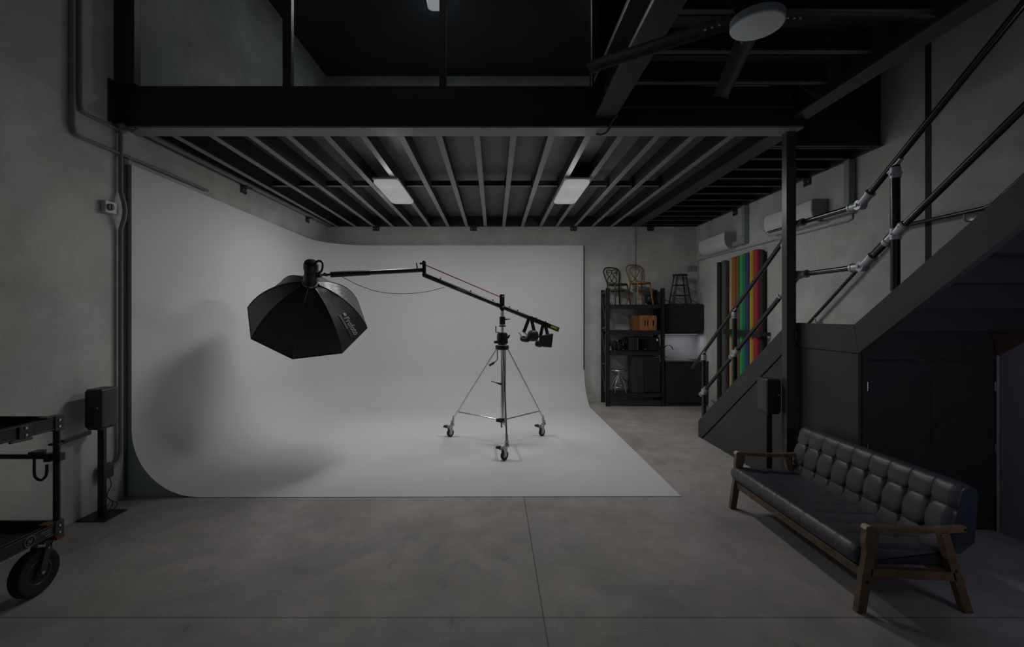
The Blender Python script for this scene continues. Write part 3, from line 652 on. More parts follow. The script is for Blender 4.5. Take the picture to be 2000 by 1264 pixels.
# ------------------------------------------------------------------ wind-up stand
CXs, CYs = .12, 6.62
stn = thing('wind_up_stand', (CXs, CYs, .005), 'tall chrome wind-up tripod stand on three braked castors', 'light stand')
feet = [Vector((-.647, 7.05, 0)), Vector((.775, 7.1, 0)), Vector((.165, 5.93, 0))]
top = Vector((CXs, CYs, 1.42))
hub = Vector((CXs, CYs, .36))
for f_ in feet:
    d = Vector((f_.x - CXs, f_.y - CYs, 0)).normalized()
    a = top + d * .075; e = Vector((f_.x, f_.y, .30)) - d * .03
    b = B(); b.tube([a, e], .0135, 12)
    lg = obj('leg', b, M_chrome, stn, smooth=True)
    b = B(); b.tube([hub + d * .03, Vector((f_.x, f_.y, .40)) - d * .08], .011, 10); obj('brace', b, M_chrome, stn, smooth=True)
    # castor: stem, fork, wheel, brake pedal
    b = B(); b.tube([(f_.x - d.x * .03, f_.y - d.y * .03, .33), (f_.x, f_.y, .2)], .019, 12); b.lathe([(.034, .165), (.036, .175), (.03, .195), (.02, .21)], (f_.x, f_.y, .012), (0, 0, 1), 20); b.lathe([(.03, .0), (.03, .012)], (f_.x, f_.y, .235), (0, 0, 1), 20)
    cs = obj('castor', b, M_galv, stn, smooth=True)
    wc = Vector((f_.x - .03, f_.y - .01, .005 + .0625)); ax = Vector((.72, -.69, 0)).normalized(); tq = Vector((-ax.y, ax.x, 0))
    b = B(); b.lathe([(.042, -.014), (.058, -.016), (.0625, -.008), (.0625, .008), (.058, .016), (.042, .014)], wc, ax, 28); obj('tyre', b, M_rubber, cs, smooth=True)
    b = B(); b.lathe([(.005, -.018), (.043, -.013), (.043, .013), (.005, .018)], wc, ax, 24); obj('wheel_disc', b, M_trunk, cs, smooth=True)
    b = B()
    for s in (-1, 1):
        o_ = wc + ax * s * .023
        b.prism([o_ - tq * .018 + Vector((0, 0, -.012)), o_ + tq * .018 + Vector((0, 0, -.012)), o_ + tq * .035 + Vector((0, 0, .115)), o_ - tq * .045 + Vector((0, 0, .105))], ax * .004 * s)
    obj('fork', b, M_galv, cs)
    b = B(); tp = wc - Vector((.0, 0, 0)); tl = Vector((-1, 0, 0)) * .0
    b.prism([tp + Vector((-.03, 0, .06)), tp + Vector((-.115, 0, .085)), tp + Vector((-.105, 0, .108)), tp + Vector((-.045, 0, .112))], (0, .05, 0)); obj('brake_pedal', b, M_plastic2, cs, bevel=.004)
b = B(); b.tube([(CXs, CYs, .30), (CXs, CYs, 1.45)], .024, 16); b.tube([(CXs + .04, CYs + .01, .34), (CXs + .04, CYs + .01, 1.42)], .012, 10); obj('column', b, M_chrome, stn, smooth=True)
b = B(); b.lathe([(.055, 0), (.055, .05), (.03, .055)], (CXs, CYs, .335), (0, 0, 1), 20); b.tube([(CXs - .02, CYs - .05, .34), (CXs - .01, CYs - .06, .27)], [.006, .013], 8); b.box(CXs - .09, CXs - .05, CYs - .03, CYs + .03, .34, .38); obj('spreader_hub', b, M_plastic, stn, smooth=True)
b = B(); b.lathe([(.075, 0), (.085, .015), (.085, .05), (.06, .055)], (CXs, CYs, 1.385), (0, 0, 1), 24)
for f_ in feet:
    d = Vector((f_.x - CXs, f_.y - CYs, 0)).normalized(); b.bar(top - Vector((0, 0, .0)), top + d * .10, .05, .05)
obj('leg_collar', b, M_plastic, stn, smooth=True)
b = B(); b.lathe([(.055, 0), (.075, .02), (.08, .07), (.08, .14), (.065, .175), (.045, .18)], (CXs, CYs, 1.455), (0, 0, 1), 24); b.lathe([(.085, .03), (.085, .045)], (CXs, CYs, 1.455), (0, 0, 1), 24)
b.tube([(CXs - .08, CYs - .05, 1.50), (CXs - .115, CYs - .07, 1.50)], .02, 10); b.tube([(CXs - .05, CYs - .06, 1.64), (CXs - .095, CYs - .05, 1.64), (CXs - .095, CYs - .05, 1.73)], .008, 8); b.tube([(CXs + .08, CYs, 1.55), (CXs + .105, CYs, 1.60)], .012, 8)
obj('winch_housing', b, M_plastic, stn, smooth=True)
b = B(); b.tube([(CXs - .075, CYs - .06, 1.46), (CXs - .07, CYs - .07, 1.25), (CXs - .10, CYs - .07, 1.22), (CXs - .13, CYs - .08, 1.20)], .007, 8); b.tube([(CXs - .12, CYs - .08, 1.205), (CXs - .19, CYs - .09, 1.165)], .018, 10); obj('winch_crank', b, M_plastic2, stn, smooth=True)
b = B(); b.tube([(CXs, CYs, 1.63), (CXs, CYs, 1.95)], .02, 12); obj('riser', b, M_chrome, stn, smooth=True)
b = B(); b.tube([(CXs, CYs, 1.75), (CXs, CYs, 1.865)], .042, 16); b.tube([(CXs, CYs, 1.72), (CXs, CYs, 1.74)], .05, 16); b.tube([(CXs + .03, CYs, 1.825), (CXs + .115, CYs, 1.83)], [.012, .006], 8); obj('lock_collar', b, M_plastic, stn, smooth=True)
b = B(); b.prism([(CXs - .02, CYs - .03, .90), (CXs - .16, CYs - .05, .925), (CXs - .16, CYs - .05, .935), (CXs - .02, CYs - .03, .87)], (0, .03, 0)); obj('pedal_handle', b, M_plastic2, stn)

# ------------------------------------------------------------------ boom
def bp(t, dz=0.0): return Vector((CXs + .01 - 2.43 * t, CYs + .06 - 1.0 * t, 2.005 + .967 * t + dz))
bmn = thing('studio_boom', (CXs, CYs, 1.95), 'long black jointed boom arm with red rod carried on the wind-up stand', 'boom arm')
piv = bp(0); elb = bp(.447)
b = B(); b.tube([elb, bp(-.3)], .031, 12); obj('main_tube', b, M_plastic, bmn, smooth=True)
b = B(); b.bar(bp(-.18), bp(-.345), .064, .064); obj('rear_sleeve', b, M_plastic, bmn, bevel=.004)
b = B(); b.bar(bp(-.345), bp(-.354), .068, .07); obj('end_cap', b, M_green, bmn, bevel=.004)
dd = (bp(-.34) - bp(-.29)).normalized()
b = B(); q0_, q1_ = bp(-.297), bp(-.338); b.bar(q0_ + Vector((.014, -.035, 0)), q1_ + Vector((.014, -.035, 0)), .003, .034); obj('yellow_label', b, M_yellow, bmn)
b = B(); b.box(CXs - .038, CXs + .032, CYs + .0, CYs + .012, 1.975, 2.19); b.box(CXs - .038, CXs + .032, CYs + .10, CYs + .112, 1.975, 2.19); b.box(CXs - .03, CXs + .024, CYs + .012, CYs + .10, 1.96, 1.99); b.box(CXs - .022, CXs + .022, CYs - .0, CYs + .05, 1.86, 1.97); obj('pivot_bracket', b, M_plastic, bmn, bevel=.003)
b = B(); b.lathe([(.018, -.01), (.018, .14)], (CXs + .01, CYs - .005, 2.16), (0, 1, 0), 12); b.lathe([(.014, -.015), (.014, .14)], (CXs + .015, CYs - .005, 2.01), (0, 1, 0), 12); obj('pivot_pin', b, M_galv, bmn, smooth=True)
# elbow plates and tilt head
et = elb + Vector((.0, 0, .17))
b = B(); b.bar(elb + Vector((0, -.03, -.02)), et + Vector((0, -.03, .0)), .012, .04, (1, 0, 0)); b.bar(elb + Vector((0, .03, -.02)), et + Vector((0, .03, .0)), .012, .04, (1, 0, 0))
b.lathe([(.022, -.05), (.022, .05)], elb, (0, 1, 0), 14); b.lathe([(.022, -.05), (.022, .05)], et, (0, 1, 0), 14); b.lathe([(.016, 0), (.016, .04)], et + Vector((-.02, 0, -.01)), (-1, 0, 0), 10); obj('elbow_joint', b, M_plastic, bmn, smooth=True)
b = B(); b.tube([et + Vector((.01, 0, -.03)), Vector((CXs - .03, CYs + .05, 2.155))], .0075, 8); obj('red_rod', b, M_red, bmn, smooth=True, label='thin red tension rod')
hd0 = elb + Vector((-.01, 0, .07)); hd1 = Vector((-2.06, 5.73, 2.40))
b = B(); b.tube([hd0, hd0.lerp(hd1, .65)], .030, 12); b.tube([hd0.lerp(hd1, .6), hd1], .036, 12); obj('head_tube', b, M_plastic, bmn, smooth=True)
kx = hd0.lerp(hd1, .07); b = B(); b.tube([kx, kx + Vector((-.012, 0, .10))], .008, 8); obj('tilt_lever', b, M_plastic, bmn, smooth=True)
for t_ in (.36, .19, .06, -.04, -.09, -.21, -.27): b = B(); b.lathe([(.008, 0), (.01, .022)], bp(t_) + Vector((0, 0, .03)), (0, 0, 1), 8); obj('thumb_screw', b, M_plastic2, bmn, smooth=True)
b = B(); b.bar(bp(.27) + Vector((0, -.033, 0)), bp(.215) + Vector((0, -.033, 0)), .003, .014); obj('printed_label', b, M_greyprint, bmn)

# sandbags hanging from the boom
def sandbag(t_, lab, tilt):
    c = bp(t_); z = c.z
    sb = thing('sandbag', (c.x, c.y, z - .40), lab, 'sandbag', 'sandbags on the boom')
    b = B()
    b.bar((c.x - .02, c.y - .0, z + .025), (c.x - .06 * tilt - .05, c.y, z - .21), .012, .05, (1, 0, 0)); b.bar((c.x + .0, c.y - .0, z + .025), (c.x + .05, c.y, z - .2), .012, .05, (1, 0, 0)); b.bar((c.x - .035, c.y - .03, z + .03), (c.x + .02, c.y - .03, z + .03), .012, .05, (0, 1, 0))
    obj('strap', b, M_fabric, sb)
    return sb, c, z
sb, c, z = sandbag(-.175, 'black sandbag with pale strap hanging from the boom nearer the stand', 1)
def blob(cx_, cy_, cz_, rx, ry, rz, pw=2.6, tilt=0.0):
    b = B()
    def fn(u, v):
        a = 2 * PI * u; e = PI * (v - .5)
        s = lambda x: math.copysign(abs(x) ** (2 / pw), x)
        x = s(math.cos(e)) * s(math.cos(a)) * rx; y = s(math.cos(e)) * s(math.sin(a)) * ry; zz = s(math.sin(e)) * rz
        x2 = x * math.cos(tilt) + zz * math.sin(tilt); z2 = -x * math.sin(tilt) + zz * math.cos(tilt)
        return Vector((cx_ + x2 + .004 * math.sin(9 * a), cy_ + y, cz_ + z2))
    b.grid(fn, 28, 14, True); bmesh.ops.remove_doubles(b.bm, verts=b.bm.verts[:], dist=1e-4); return b
obj('bag', blob(c.x + .03, c.y, z - .26, .085, .06, .085), M_fabric, sb, smooth=True)
obj('second_bag', blob(c.x - .09, c.y, z - .31, .075, .055, .045, tilt=.2), M_fabric, sb, smooth=True)
b = B(); b.tube([(c.x - .08, c.y - .05, z - .30), (c.x - .13, c.y - .05, z - .29), (c.x - .17, c.y - .05, z - .23), (c.x - .19, c.y - .05, z - .21)], .007, 8, sub=3); b.tube([(c.x - .11, c.y - .05, z - .21), (c.x - .07, c.y - .05, z - .24), (c.x - .08, c.y - .06, z - .29)], .008, 8, sub=3); obj('pale_handle', b, M_trunk, sb, smooth=True)
sb, c, z = sandbag(-.265, 'boxy black sandbag hanging nearest the yellow-labelled boom end', .4)
b = B(); b.prism([(c.x - .08, c.y - .05, z - .18), (c.x + .125, c.y - .05, z - .14), (c.x + .10, c.y - .05, z - .355), (c.x - .03, c.y - .05, z - .345), (c.x - .09, c.y - .05, z - .29)], (0, .10, 0)); obj('bag', b, M_fabric, sb, bevel=.012)
obj('second_bag', blob(c.x - .09, c.y, z - .30, .06, .05, .05, tilt=.3), M_fabric, sb, smooth=True)

# cable sagging under the boom
b = B(); b.tube([onY(667, 540, 5.75), onY(700, 557, 5.85), onY(740, 570, 5.98), onY(785, 574, 6.1), onY(825, 571, 6.22), onY(850, 566, 6.28), onY(868, 561, 6.32)], .004, 6, sub=5)
obj('boom_cable', b, M_plastic, None, smooth=True, label='thin black cable sagging under the horizontal boom section', cat='cable')

# ------------------------------------------------------------------ softbox with flash head
T = Vector((-2.3105, 5.7215, 2.2926)); n_ = Vector((-.27364, .60491, -.74780)).normalized()
u_ = n_.cross(Vector((0, 0, 1))).normalized(); v_ = u_.cross(n_); RL = -.2741; RR, DD = .761, .594
sbx = thing('octagonal_softbox', T, 'large black octagonal softbox hanging from the boom, opening turned down', 'softbox')
def rib(a, t):
    th = t * PI / 2 * .94 + .0
    r = .075 + (RR - .075) * (.55 * math.sin(th) / math.sin(PI / 2 * .94) + .45 * t)
    dp = DD * (.62 * (1 - math.cos(th)) / (1 - math.cos(PI / 2 * .94)) + .38 * t)
    return r, dp
def dome(a, t):                                       # a in units of 45 degrees
    k = math.floor(a); fr = a - k
    r, dp = rib(a, t)
    a0 = RL + k * PI / 4; a1 = RL + (k + 1) * PI / 4
    p0_ = Vector((math.cos(a0), math.sin(a0))) * r; p1_ = Vector((math.cos(a1), math.sin(a1))) * r
    p = p0_.lerp(p1_, fr) * (1 - .035 * math.sin(PI * fr) * math.sin(PI * min(1, t * 1.0)))
    wr_ = .006 * math.sin(t * 26 + k) * math.sin(PI * fr) * (1 - t) if k in (0, 1, 7) else 0
    return T + n_ * (dp + wr_) + u_ * p.x + v_ * p.y
for k in range(8):
    b = B(); b.grid(lambda u, v, k=k: dome(k + u * .9999, .0 + v), 10, 26)
    obj('panel', b, M_fabriclit if k in (0, 1, 2) else M_fabric, sbx, smooth=True)
b = B()
for k in range(8): b.tube([dome(k + 1e-5, t / 16) - n_ * .001 for t in range(17)], .006, 6)
obj('rib_seam', b, M_plastic, sbx, smooth=True)
b = B(); b.tube([dome(k + 1e-5, 1.0) for k in range(8)], .007, 6, closed=True); obj('rim', b, M_plastic, sbx, smooth=True)
b = B(); b.face([(T + n_ * DD * .9).lerp(dome(k + 1e-5, .93), .9) for k in range(8)]); obj('diffuser', b, mat('softbox_diffuser', (.75, .75, .75), .8), sbx)
b = B(); b.lathe([(.078, -.012), (.095, -.012), (.098, .02), (.078, .024), (.078, -.012)], T, n_, 32); obj('speed_ring', b, M_galv, sbx, smooth=True)
b = B()
for k in range(8):
    a = RL + k * PI / 4; p = T + u_ * math.cos(a) * .1 + v_ * math.sin(a) * .1; b.tube([p - n_ * .01, p + n_ * .05], .012, 8)
obj('rib_holder', b, M_plastic2, sbx, smooth=True)
# printing on the side panel
def to_mesh_text(txt, size):
    cu = bpy.data.curves.new('t', 'FONT'); cu.body = txt; cu.size = size; cu.extrude = .0008; cu.resolution_u = 3; cu.offset = size * .012
    o = bpy.data.objects.new('t', cu); C.objects.link(o); dg = bpy.context.evaluated_depsgraph_get(); me = bpy.data.meshes.new_from_object(o.evaluated_get(dg))
    C.objects.unlink(o); bpy.data.objects.remove(o); return me
def hit_panel(px, py, k):
    best = None
    for i in range(41):
        for j in range(61):
            p = dome(k + i / 40 * .9999, j / 60)
            q = ((CX + F * p.x / p.y - px) ** 2 + (CY - F * (p.z - H) / p.y - py) ** 2)
            if best is None or q < best[0]: best = (q, p)
    return best[1]
kk = min(range(8), key=lambda k: sum(((CX + F * dome(k + .5, .8).x / dome(k + .5, .8).y) - 688) ** 2 + ((CY - F * (dome(k + .5, .8).z - H) / dome(k + .5, .8).y) - 645) ** 2 for _ in (0,)))
def hit_par(px, py, k):
    best = None
    for i in range(81):
        for j in range(121):
            p = dome(k + i / 80 * .9999, j / 120)
            q = ((CX + F * p.x / p.y - px) ** 2 + (CY - F * (p.z - H) / p.y - py) ** 2)
            if best is None or q < best[0]: best = (q, i / 80, j / 120)
    return Vector(best[1:])
pA, pB, pC = hit_par(671, 621, kk), hit_par(692, 656, kk), hit_par(662, 626, kk)   # baseline start, baseline end, one cap height below the baseline
def on_panel(x, y, lift=.006):           # x along the line of print (0..1), y in cap heights
    q = pA + (pB - pA) * x + (pA - pC) * y * .8
    a_, t_ = min(.999, max(0, q.x)), q.y
    p = dome(kk + a_, t_); du = dome(kk + min(.9999, a_ + .01), t_) - dome(kk + max(0, a_ - .01), t_); dv = dome(kk + a_, min(1, t_ + .01)) - dome(kk + a_, t_ - .01)
    nn = du.cross(dv).normalized()
    if nn.dot(Vector((0, 0, H)) - p) < 0: nn = -nn
    return p + nn * lift
def print_on(shape, name, m):
    bb = B(); bb.bm.free(); bb.bm = shape
    bmesh.ops.subdivide_edges(shape, edges=[e for e in shape.edges if e.calc_length() > .15], cuts=2)
    for v in shape.verts: v.co = on_panel(v.co.x, v.co.y, .004 + v.co.z * .01)
    return obj(name, bb, m, sbx)
me = to_mesh_text('Profoto', 1.0); bm_ = bmesh.new(); bm_.from_mesh(me)
mx_ = max(v.co.x for v in bm_.verts); my_ = max(v.co.y for v in bm_.verts)
for v in bm_.verts: v.co.x = v.co.x / mx_; v.co.y = v.co.y / my_ * 1.1
print_on(bm_, 'printed_name', M_print)
def rect(x0, x1, y0, y1):
    b_ = bmesh.new(); n = 8
    lo = [b_.verts.new((x0 + (x1 - x0) * i / n, y0, .5)) for i in range(n + 1)]; hi = [b_.verts.new((x0 + (x1 - x0) * i / n, y1, .5)) for i in range(n + 1)]
    for i in range(n): b_.faces.new((lo[i], lo[i + 1], hi[i + 1], hi[i]))
    return b_
print_on(rect(-.22, -.06, .35, .95), 'printed_mark', M_print)
print_on(rect(-.20, .52, -.75, -.35), 'printed_line', M_greyprint)
print_on(rect(.58, 1.0, -.8, -.4), 'printed_line', mat('faint_print', (.08, .08, .085), .6))

fh = thing('flash_head', T - n_ * .02, 'black studio flash head clamped to the boom behind the softbox', 'flash head')
ax = -n_
b = B(); b.lathe([(.084, .0), (.084, .06), (.078, .07), (.078, .20), (.088, .22), (.088, .28), (.075, .315), (.04, .33)], T, ax, 32); obj('body', b, M_plastic, fh, smooth=True)
b = B(); b.lathe([(.0805, .10), (.0805, .115)], T, ax, 32); obj('trim_ring', b, M_plastic2, fh, smooth=True)
hs = T + ax * .27 + Vector((.04, -.01, .01))
b = B(); b.tube([hs, hs + Vector((.05, -.0, .045)), hs + Vector((.10, 0, .03)), hs + Vector((.105, 0, -.03)), hs + Vector((.085, 0, -.085)), hs + Vector((.02, 0, -.12))], .014, 8, sub=5); obj('handle', b, M_plastic, fh, smooth=True)
b = B(); mid = T + ax * .11; b.bar(mid + Vector((.05, 0, 0)), mid + Vector((.13, .0, .01)), .05, .05); b.lathe([(.022, -.035), (.022, .035)], hd1 + Vector((-.06, 0, 0)), (0, 1, 0), 12); b.tube([hd1, mid + Vector((.10, 0, .01))], .014, 10)
b.tube([mid + Vector((.08, -.02, .03)), mid + Vector((.06, -.03, .075))], .008, 8)
obj('yoke_clamp', b, M_plastic2, fh, smooth=True)
b = B(); b.lathe([(.024, -.02), (.024, .0)], hd1 + Vector((-.005, 0, 0)), (hd1 - hd0), 14); b.lathe([(.01, 0), (.01, .03)], mid + Vector((.11, -.02, .035)), (0, 0, 1), 8); obj('spigot', b, M_galv, fh, smooth=True)

# ------------------------------------------------------------------ sofa
so = thing('sofa', (2.7, 3.67, 0), 'black tufted leather sofa with wooden arms in front of the cupboard doors', 'sofa')
Y0, Y1 = 2.94, 4.50
def tuft(u, v, nu, nv_, A_):
    a = abs(math.sin(PI * u * nu)); c = abs(math.sin(PI * v * nv_))
    return A_ * ((a ** .55) * (c ** .55) - .6) - A_ * .9 * math.exp(-((a / .28) ** 2 + (c / .28) ** 2))
# seat cushion: closed profile swept along Y
def sweep(name, prof, disp, m, nY=150, parent=so):
    b = B(); np_ = len(prof)
    rings = []
    for i in range(nY + 1):
        u = i / nY; y = Y0 + (Y1 - Y0) * u; e = min(1, min(u, 1 - u) * 28) ** .5
        ring = []
        cxp = sum(p[0] for p in prof) / np_; czp = sum(p[1] for p in prof) / np_
        for j, (x, z_, nx, nz_, w_) in enumerate(prof):
            h = disp(u, w_) if w_ is not None else 0
            ed = 0.018 * (1 - e)
            ring.append(b.bm.verts.new((x + nx * (h - ed), y, z_ + nz_ * (h - ed))))
        rings.append(ring)
    for a, c in zip(rings, rings[1:]):
        for j in range(np_): b.bm.faces.new((a[j], a[(j + 1) % np_], c[(j + 1) % np_], c[j]))
    b.bm.faces.new(rings[0]); b.bm.faces.new(rings[-1][::-1])
    return obj(name, b, m, parent, smooth=True, ang=70)
def profile(pts, rounds=None):   # pts: dense (x,z,w) list closed; normals computed
    out = []; n = len(pts); area_ = sum(pts[i][0] * pts[(i + 1) % n][1] - pts[(i + 1) % n][0] * pts[i][1] for i in range(n))
    sg = 1 if area_ > 0 else -1
    for i in range(n):
        a = pts[(i - 1) % n]; c = pts[(i + 1) % n]; tx, tz = c[0] - a[0], c[1] - a[1]; L_ = math.hypot(tx, tz) or 1
        out.append((pts[i][0], pts[i][1], sg * tz / L_, -sg * tx / L_, pts[i][2]))
    return out
# seat: rounded front roll on -X side
sp_ = []
for k in range(13):
    a = math.radians(-90 - 180 * k / 12); sp_.append((2.385 + .062 * math.cos(a), .337 + .068 * math.sin(a), ('f', k / 12)))
for k in range(1, 41):
    t = k / 40; sp_.append((2.385 + .56 * t, .405 - .03 * t, ('t', t)))
sp_ += [(2.95, .26, None), (2.7, .265, None)]
def dseat(u, w_):
    k, t = w_
    sv = abs(math.sin(PI * u * 9))
    if k == 'f': return -.006 * math.exp(-(sv / .10) ** 2)
    return tuft(u, t * 1.0, 9, 3, .010) * min(1, t * 8) * min(1, (1 - t) * 8)
sweep('seat_cushion', profile(sp_), dseat, M_leather)
# backrest
bp_ = []
fx0, fz0, fx1, fz1 = 2.90, .36, 3.005, .745
for k in range(61): t = k / 60; bp_.append((fx0 + (fx1 - fx0) * t, fz0 + (fz1 - fz0) * t, t))
tcx, tcz = 3.068, .735
for k in range(1, 13):
    a = math.radians(165 - 150 * k / 12); bp_.append((tcx + .066 * math.cos(a), tcz + .062 * math.sin(a), ('top', k / 12)))
bp_ += [(3.13, .6, None), (3.10, .40, None), (3.02, .335, None)]
def dback(u, w_):
    sv = abs(math.sin(PI * u * 9))
    if isinstance(w_, tuple): return -.004 * math.exp(-(sv / .10) ** 2) * (1 - w_[1])
    if w_ > .72:   # upper row: seams only fade into the top roll
        f_ = (w_ - .72) / .28; return tuft(u, (1 / 3 + .3333 * (.72 + .0) / .72 * 1.0) if False else .6667, 9, 3, .018) * max(0, 1 - f_ * 3) - .006 * math.exp(-(sv / .12) ** 2)
    v = w_ / .72 * .6667
    return tuft(u, v, 9, 3, .018)
BR = (.24, .73)
def dback(u, w_):
    x = 2 * abs((u * 9) % 1 - .5)                     # 1 at a seam, 0 in the middle of a pillow
    seam = max(0, (x - .88) / .12) ** 2
    if isinstance(w_, tuple): return -.006 * seam * (1 - w_[1])
    if w_ < BR[0]: y = abs(w_ - BR[0] * .0) / BR[0]; A_ = .013
    elif w_ < BR[1]: y = 2 * abs((w_ - BR[0]) / (BR[1] - BR[0]) - .5); A_ = .024
    else: y = max(0, 1 - (w_ - BR[1]) / (1 - BR[1]) * 1.6); A_ = .018
    r_ = (x ** 3.2 + y ** 3.2) ** (1 / 3.2)
    return A_ * math.sqrt(max(0.0, 1 - min(1, r_ * .93) ** 2.6)) - .010 - .014 * max(0, r_ - 1.0) / .25
sweep('backrest', profile(bp_), dback, M_leather, nY=306)
b = B()
b.prism([(2.935, Y0 - .006, .38), (3.03, Y0 - .006, .755), (3.06, Y0 - .006, .785), (3.10, Y0 - .006, .78), (3.125, Y0 - .006, .74), (3.10, Y0 - .006, .42)], (0, .012, 0)); obj('end_cover', b, M_navy, so, bevel=.004)
for i in range(8):
    y = Y0 + (Y1 - Y0) * (i + 1) / 9
    for r in BR: b = B(); b.lathe([(0, .0), (.010, -.003), (.013, -.008)], (fx0 + (fx1 - fx0) * r + .016, y, fz0 + (fz1 - fz0) * r), (-1, 0, .25), 10); obj('button', b, M_leather, so, smooth=True)
for ys in (2.905, 4.455):
    ya, yb = ys - .02, ys + .025
    def slab(poly): 
        b = B(); b.prism([(x, ya, z_) for x, z_ in poly], (0, yb - ya, 0)); return b
    obj('front_leg', slab([(2.305, 0), (2.36, 0), (2.395, .20), (2.425, .40), (2.455, .525), (2.365, .535), (2.352, .44), (2.362, .38), (2.335, .22)]), M_teak, so, bevel=.004)
    obj('rear_leg', slab([(2.985, 0), (3.045, 0), (2.965, .26), (2.885, .52), (2.83, .52), (2.90, .27)]), M_teak, so, bevel=.004)
    am = [(2.362, .552), (2.40, .556), (2.55, .548), (2.72, .54), (2.88, .543), (3.0, .553), (3.0, .515), (2.86, .505), (2.72, .505), (2.55, .515), (2.44, .52), (2.362, .53)]
    ob = obj('arm', slab(am), M_teak, so, bevel=.006)
    obj('side_rail', slab([(2.39, .285), (2.92, .262), (2.94, .205), (2.385, .232)]), M_teak, so, bevel=.003)
    b = B(); b.prism([(2.355, ya + .002, .534), (2.366, ya + .002, .556), (2.385, ya + .002, .558), (2.378, ya + .002, .534)], (0, .041, 0)); obj('arm_tip', b, M_teakpale, ob)
b = B(); b.box(2.36, 2.40, 2.93, 4.44, .205, .265); obj('front_rail', b, M_teak, so, bevel=.004)
b = B(); b.box(2.90, 2.94, 2.93, 4.44, .20, .26); obj('rear_rail', b, M_teak, so, bevel=.004)
b = B(); b.lathe([(.009, 0), (.009, .004)], (2.365, 2.885, .20), (0, -1, 0), 12); b.lathe([(.009, 0), (.009, .004)], (2.93, 2.885, .27), (0, -1, 0), 12); b.lathe([(.008, 0), (.008, .004)], (2.985, 2.885, .533), (0, -1, 0), 12); obj('dark_plug', b, M_plastic, so)

# ------------------------------------------------------------------ boltless rack in the kitchen corner
YR = 9.38; rx0, rx1 = 2.31, 3.52
rk = thing('shelving_rack', (2.9, 9.6, 0), 'black boltless steel shelving rack against the back wall beside the white curve', 'shelving rack')
for x in (rx0, rx1 - .075):
    for y, zt_ in ((YR, 2.44), (9.80, 2.42)):
        b = B(); b.box(x, x + .075, y, y + .008, 0, zt_); b.box(x, x + .008, y, y + .055, 0, zt_); b.box(x + .067, x + .075, y, y + .055, 0, zt_)
        if y == YR:                                    # punched slots are surface pattern of the upright
            nf = len(b.bm.faces)
            for k in range(44): b.box(x + .018, x + .026, y - .002, y, .06 + k * .054, .085 + k * .054); b.box(x + .049, x + .057, y - .002, y, .06 + k * .054, .085 + k * .054)
            for i, f_ in enumerate(b.bm.faces):
                if i >= nf: f_.material_index = 1
        obj('upright', b, [mat('rack_paint', (.022, .022, .026), .42, var=.2), M_rubber], rk)
for x in (rx0 + .01, rx1 - .02):
    b = B()
    for k in range(3): z0 = .15 + k * .75; b.bar((x, YR + .04, z0), (x, 9.82, z0 + .65), .012, .03); b.bar((x, 9.82, z0 + .68), (x, YR + .04, z0 + .74), .012, .03)
    obj('side_brace', b, M_plastic2, rk)
for z in (2.10, 1.565, 1.135, .27):
    b = B(); b.box(rx0 + .075, rx1 - .075, YR + .005, YR + .035, z - .085, z); b.box(rx0 + .075, rx1 - .075, 9.80, 9.83, z - .085, z); b.box(rx0 + .02, rx1 - .02, YR + .01, 9.84, z - .02, z - .002); obj('shelf', b, mat('rack_paint', (.022, .022, .026)), rk, bevel=.002)
b = B(); b.box(rx0 + .075, rx1 - .075, YR + .01, YR + .04, .03, .12); obj('bottom_beam', b, M_black, rk)

b = B(); b.box(2.875, 3.10, YR + .05, 9.80, .27, 1.04); obj('storage_box', b, M_plastic2, None, bevel=.006, label='charcoal storage box standing on the bottom rack shelf beside the stool', cat='box')
fr = thing('bar_fridge', (3.27, 9.6, .271), 'black bar fridge filling the lower corner of the rack', 'fridge')
b = B(); b.box(3.105, 3.44, YR + .06, 9.80, .271, 1.03); obj('body', b, M_door, fr, bevel=.008)
b = B(); b.box(3.11, 3.435, YR + .02, YR + .058, .30, 1.03); d = obj('door', b, M_door, fr, bevel=.006)
b = B(); b.tube([(3.32, YR + .0, 1.015), (3.43, YR + .0, 1.015)], .008, 8); b.tube([(3.42, YR + .0, 1.0), (3.43, YR + .0, .92)], .006, 8); obj('handle', b, M_steel, d, smooth=True)

# crate
cr = thing('wooden_crate', (2.98, 9.55, 1.566), 'orange-brown wooden crate with slotted hand holes on the middle rack shelf', 'crate')
b = B(); X0c, X1c, Zc0, Zc1 = 3.02, 3.37, 1.566, 1.875
slots_ = [(3.115, 3.145), (3.175, 3.205), (3.29, 3.32)]
xs_ = [X0c] + [v for s in slots_ for v in s] + [X1c]
for i in range(0, len(xs_), 2): b.box(xs_[i], xs_[i + 1], 9.44, 9.455, Zc0, Zc1)
for s in slots_: b.box(s[0], s[1], 9.44, 9.455, Zc0, 1.66); b.box(s[0], s[1], 9.44, 9.455, 1.78, Zc1)
obj('front_panel', b, M_crate, cr)
b = B(); b.box(X0c, X0c + .015, 9.456, 9.78, Zc0, Zc1); b.box(X1c - .015, X1c, 9.456, 9.78, Zc0, Zc1); b.box(X0c, X1c, 9.765, 9.78, Zc0, Zc1); b.box(X0c + .015, X1c - .015, 9.456, 9.765, Zc0, Zc0 + .012); b.prism([(X0c - .12, 9.45, Zc0), (X0c, 9.45, Zc0), (X0c, 9.45, Zc1), (X0c - .12, 9.45, Zc1)], (0, .3, 0)); obj('side_panel', b, wood('crate_dark', (.20, .085, .04), .6, (1, 8, 1)), cr)

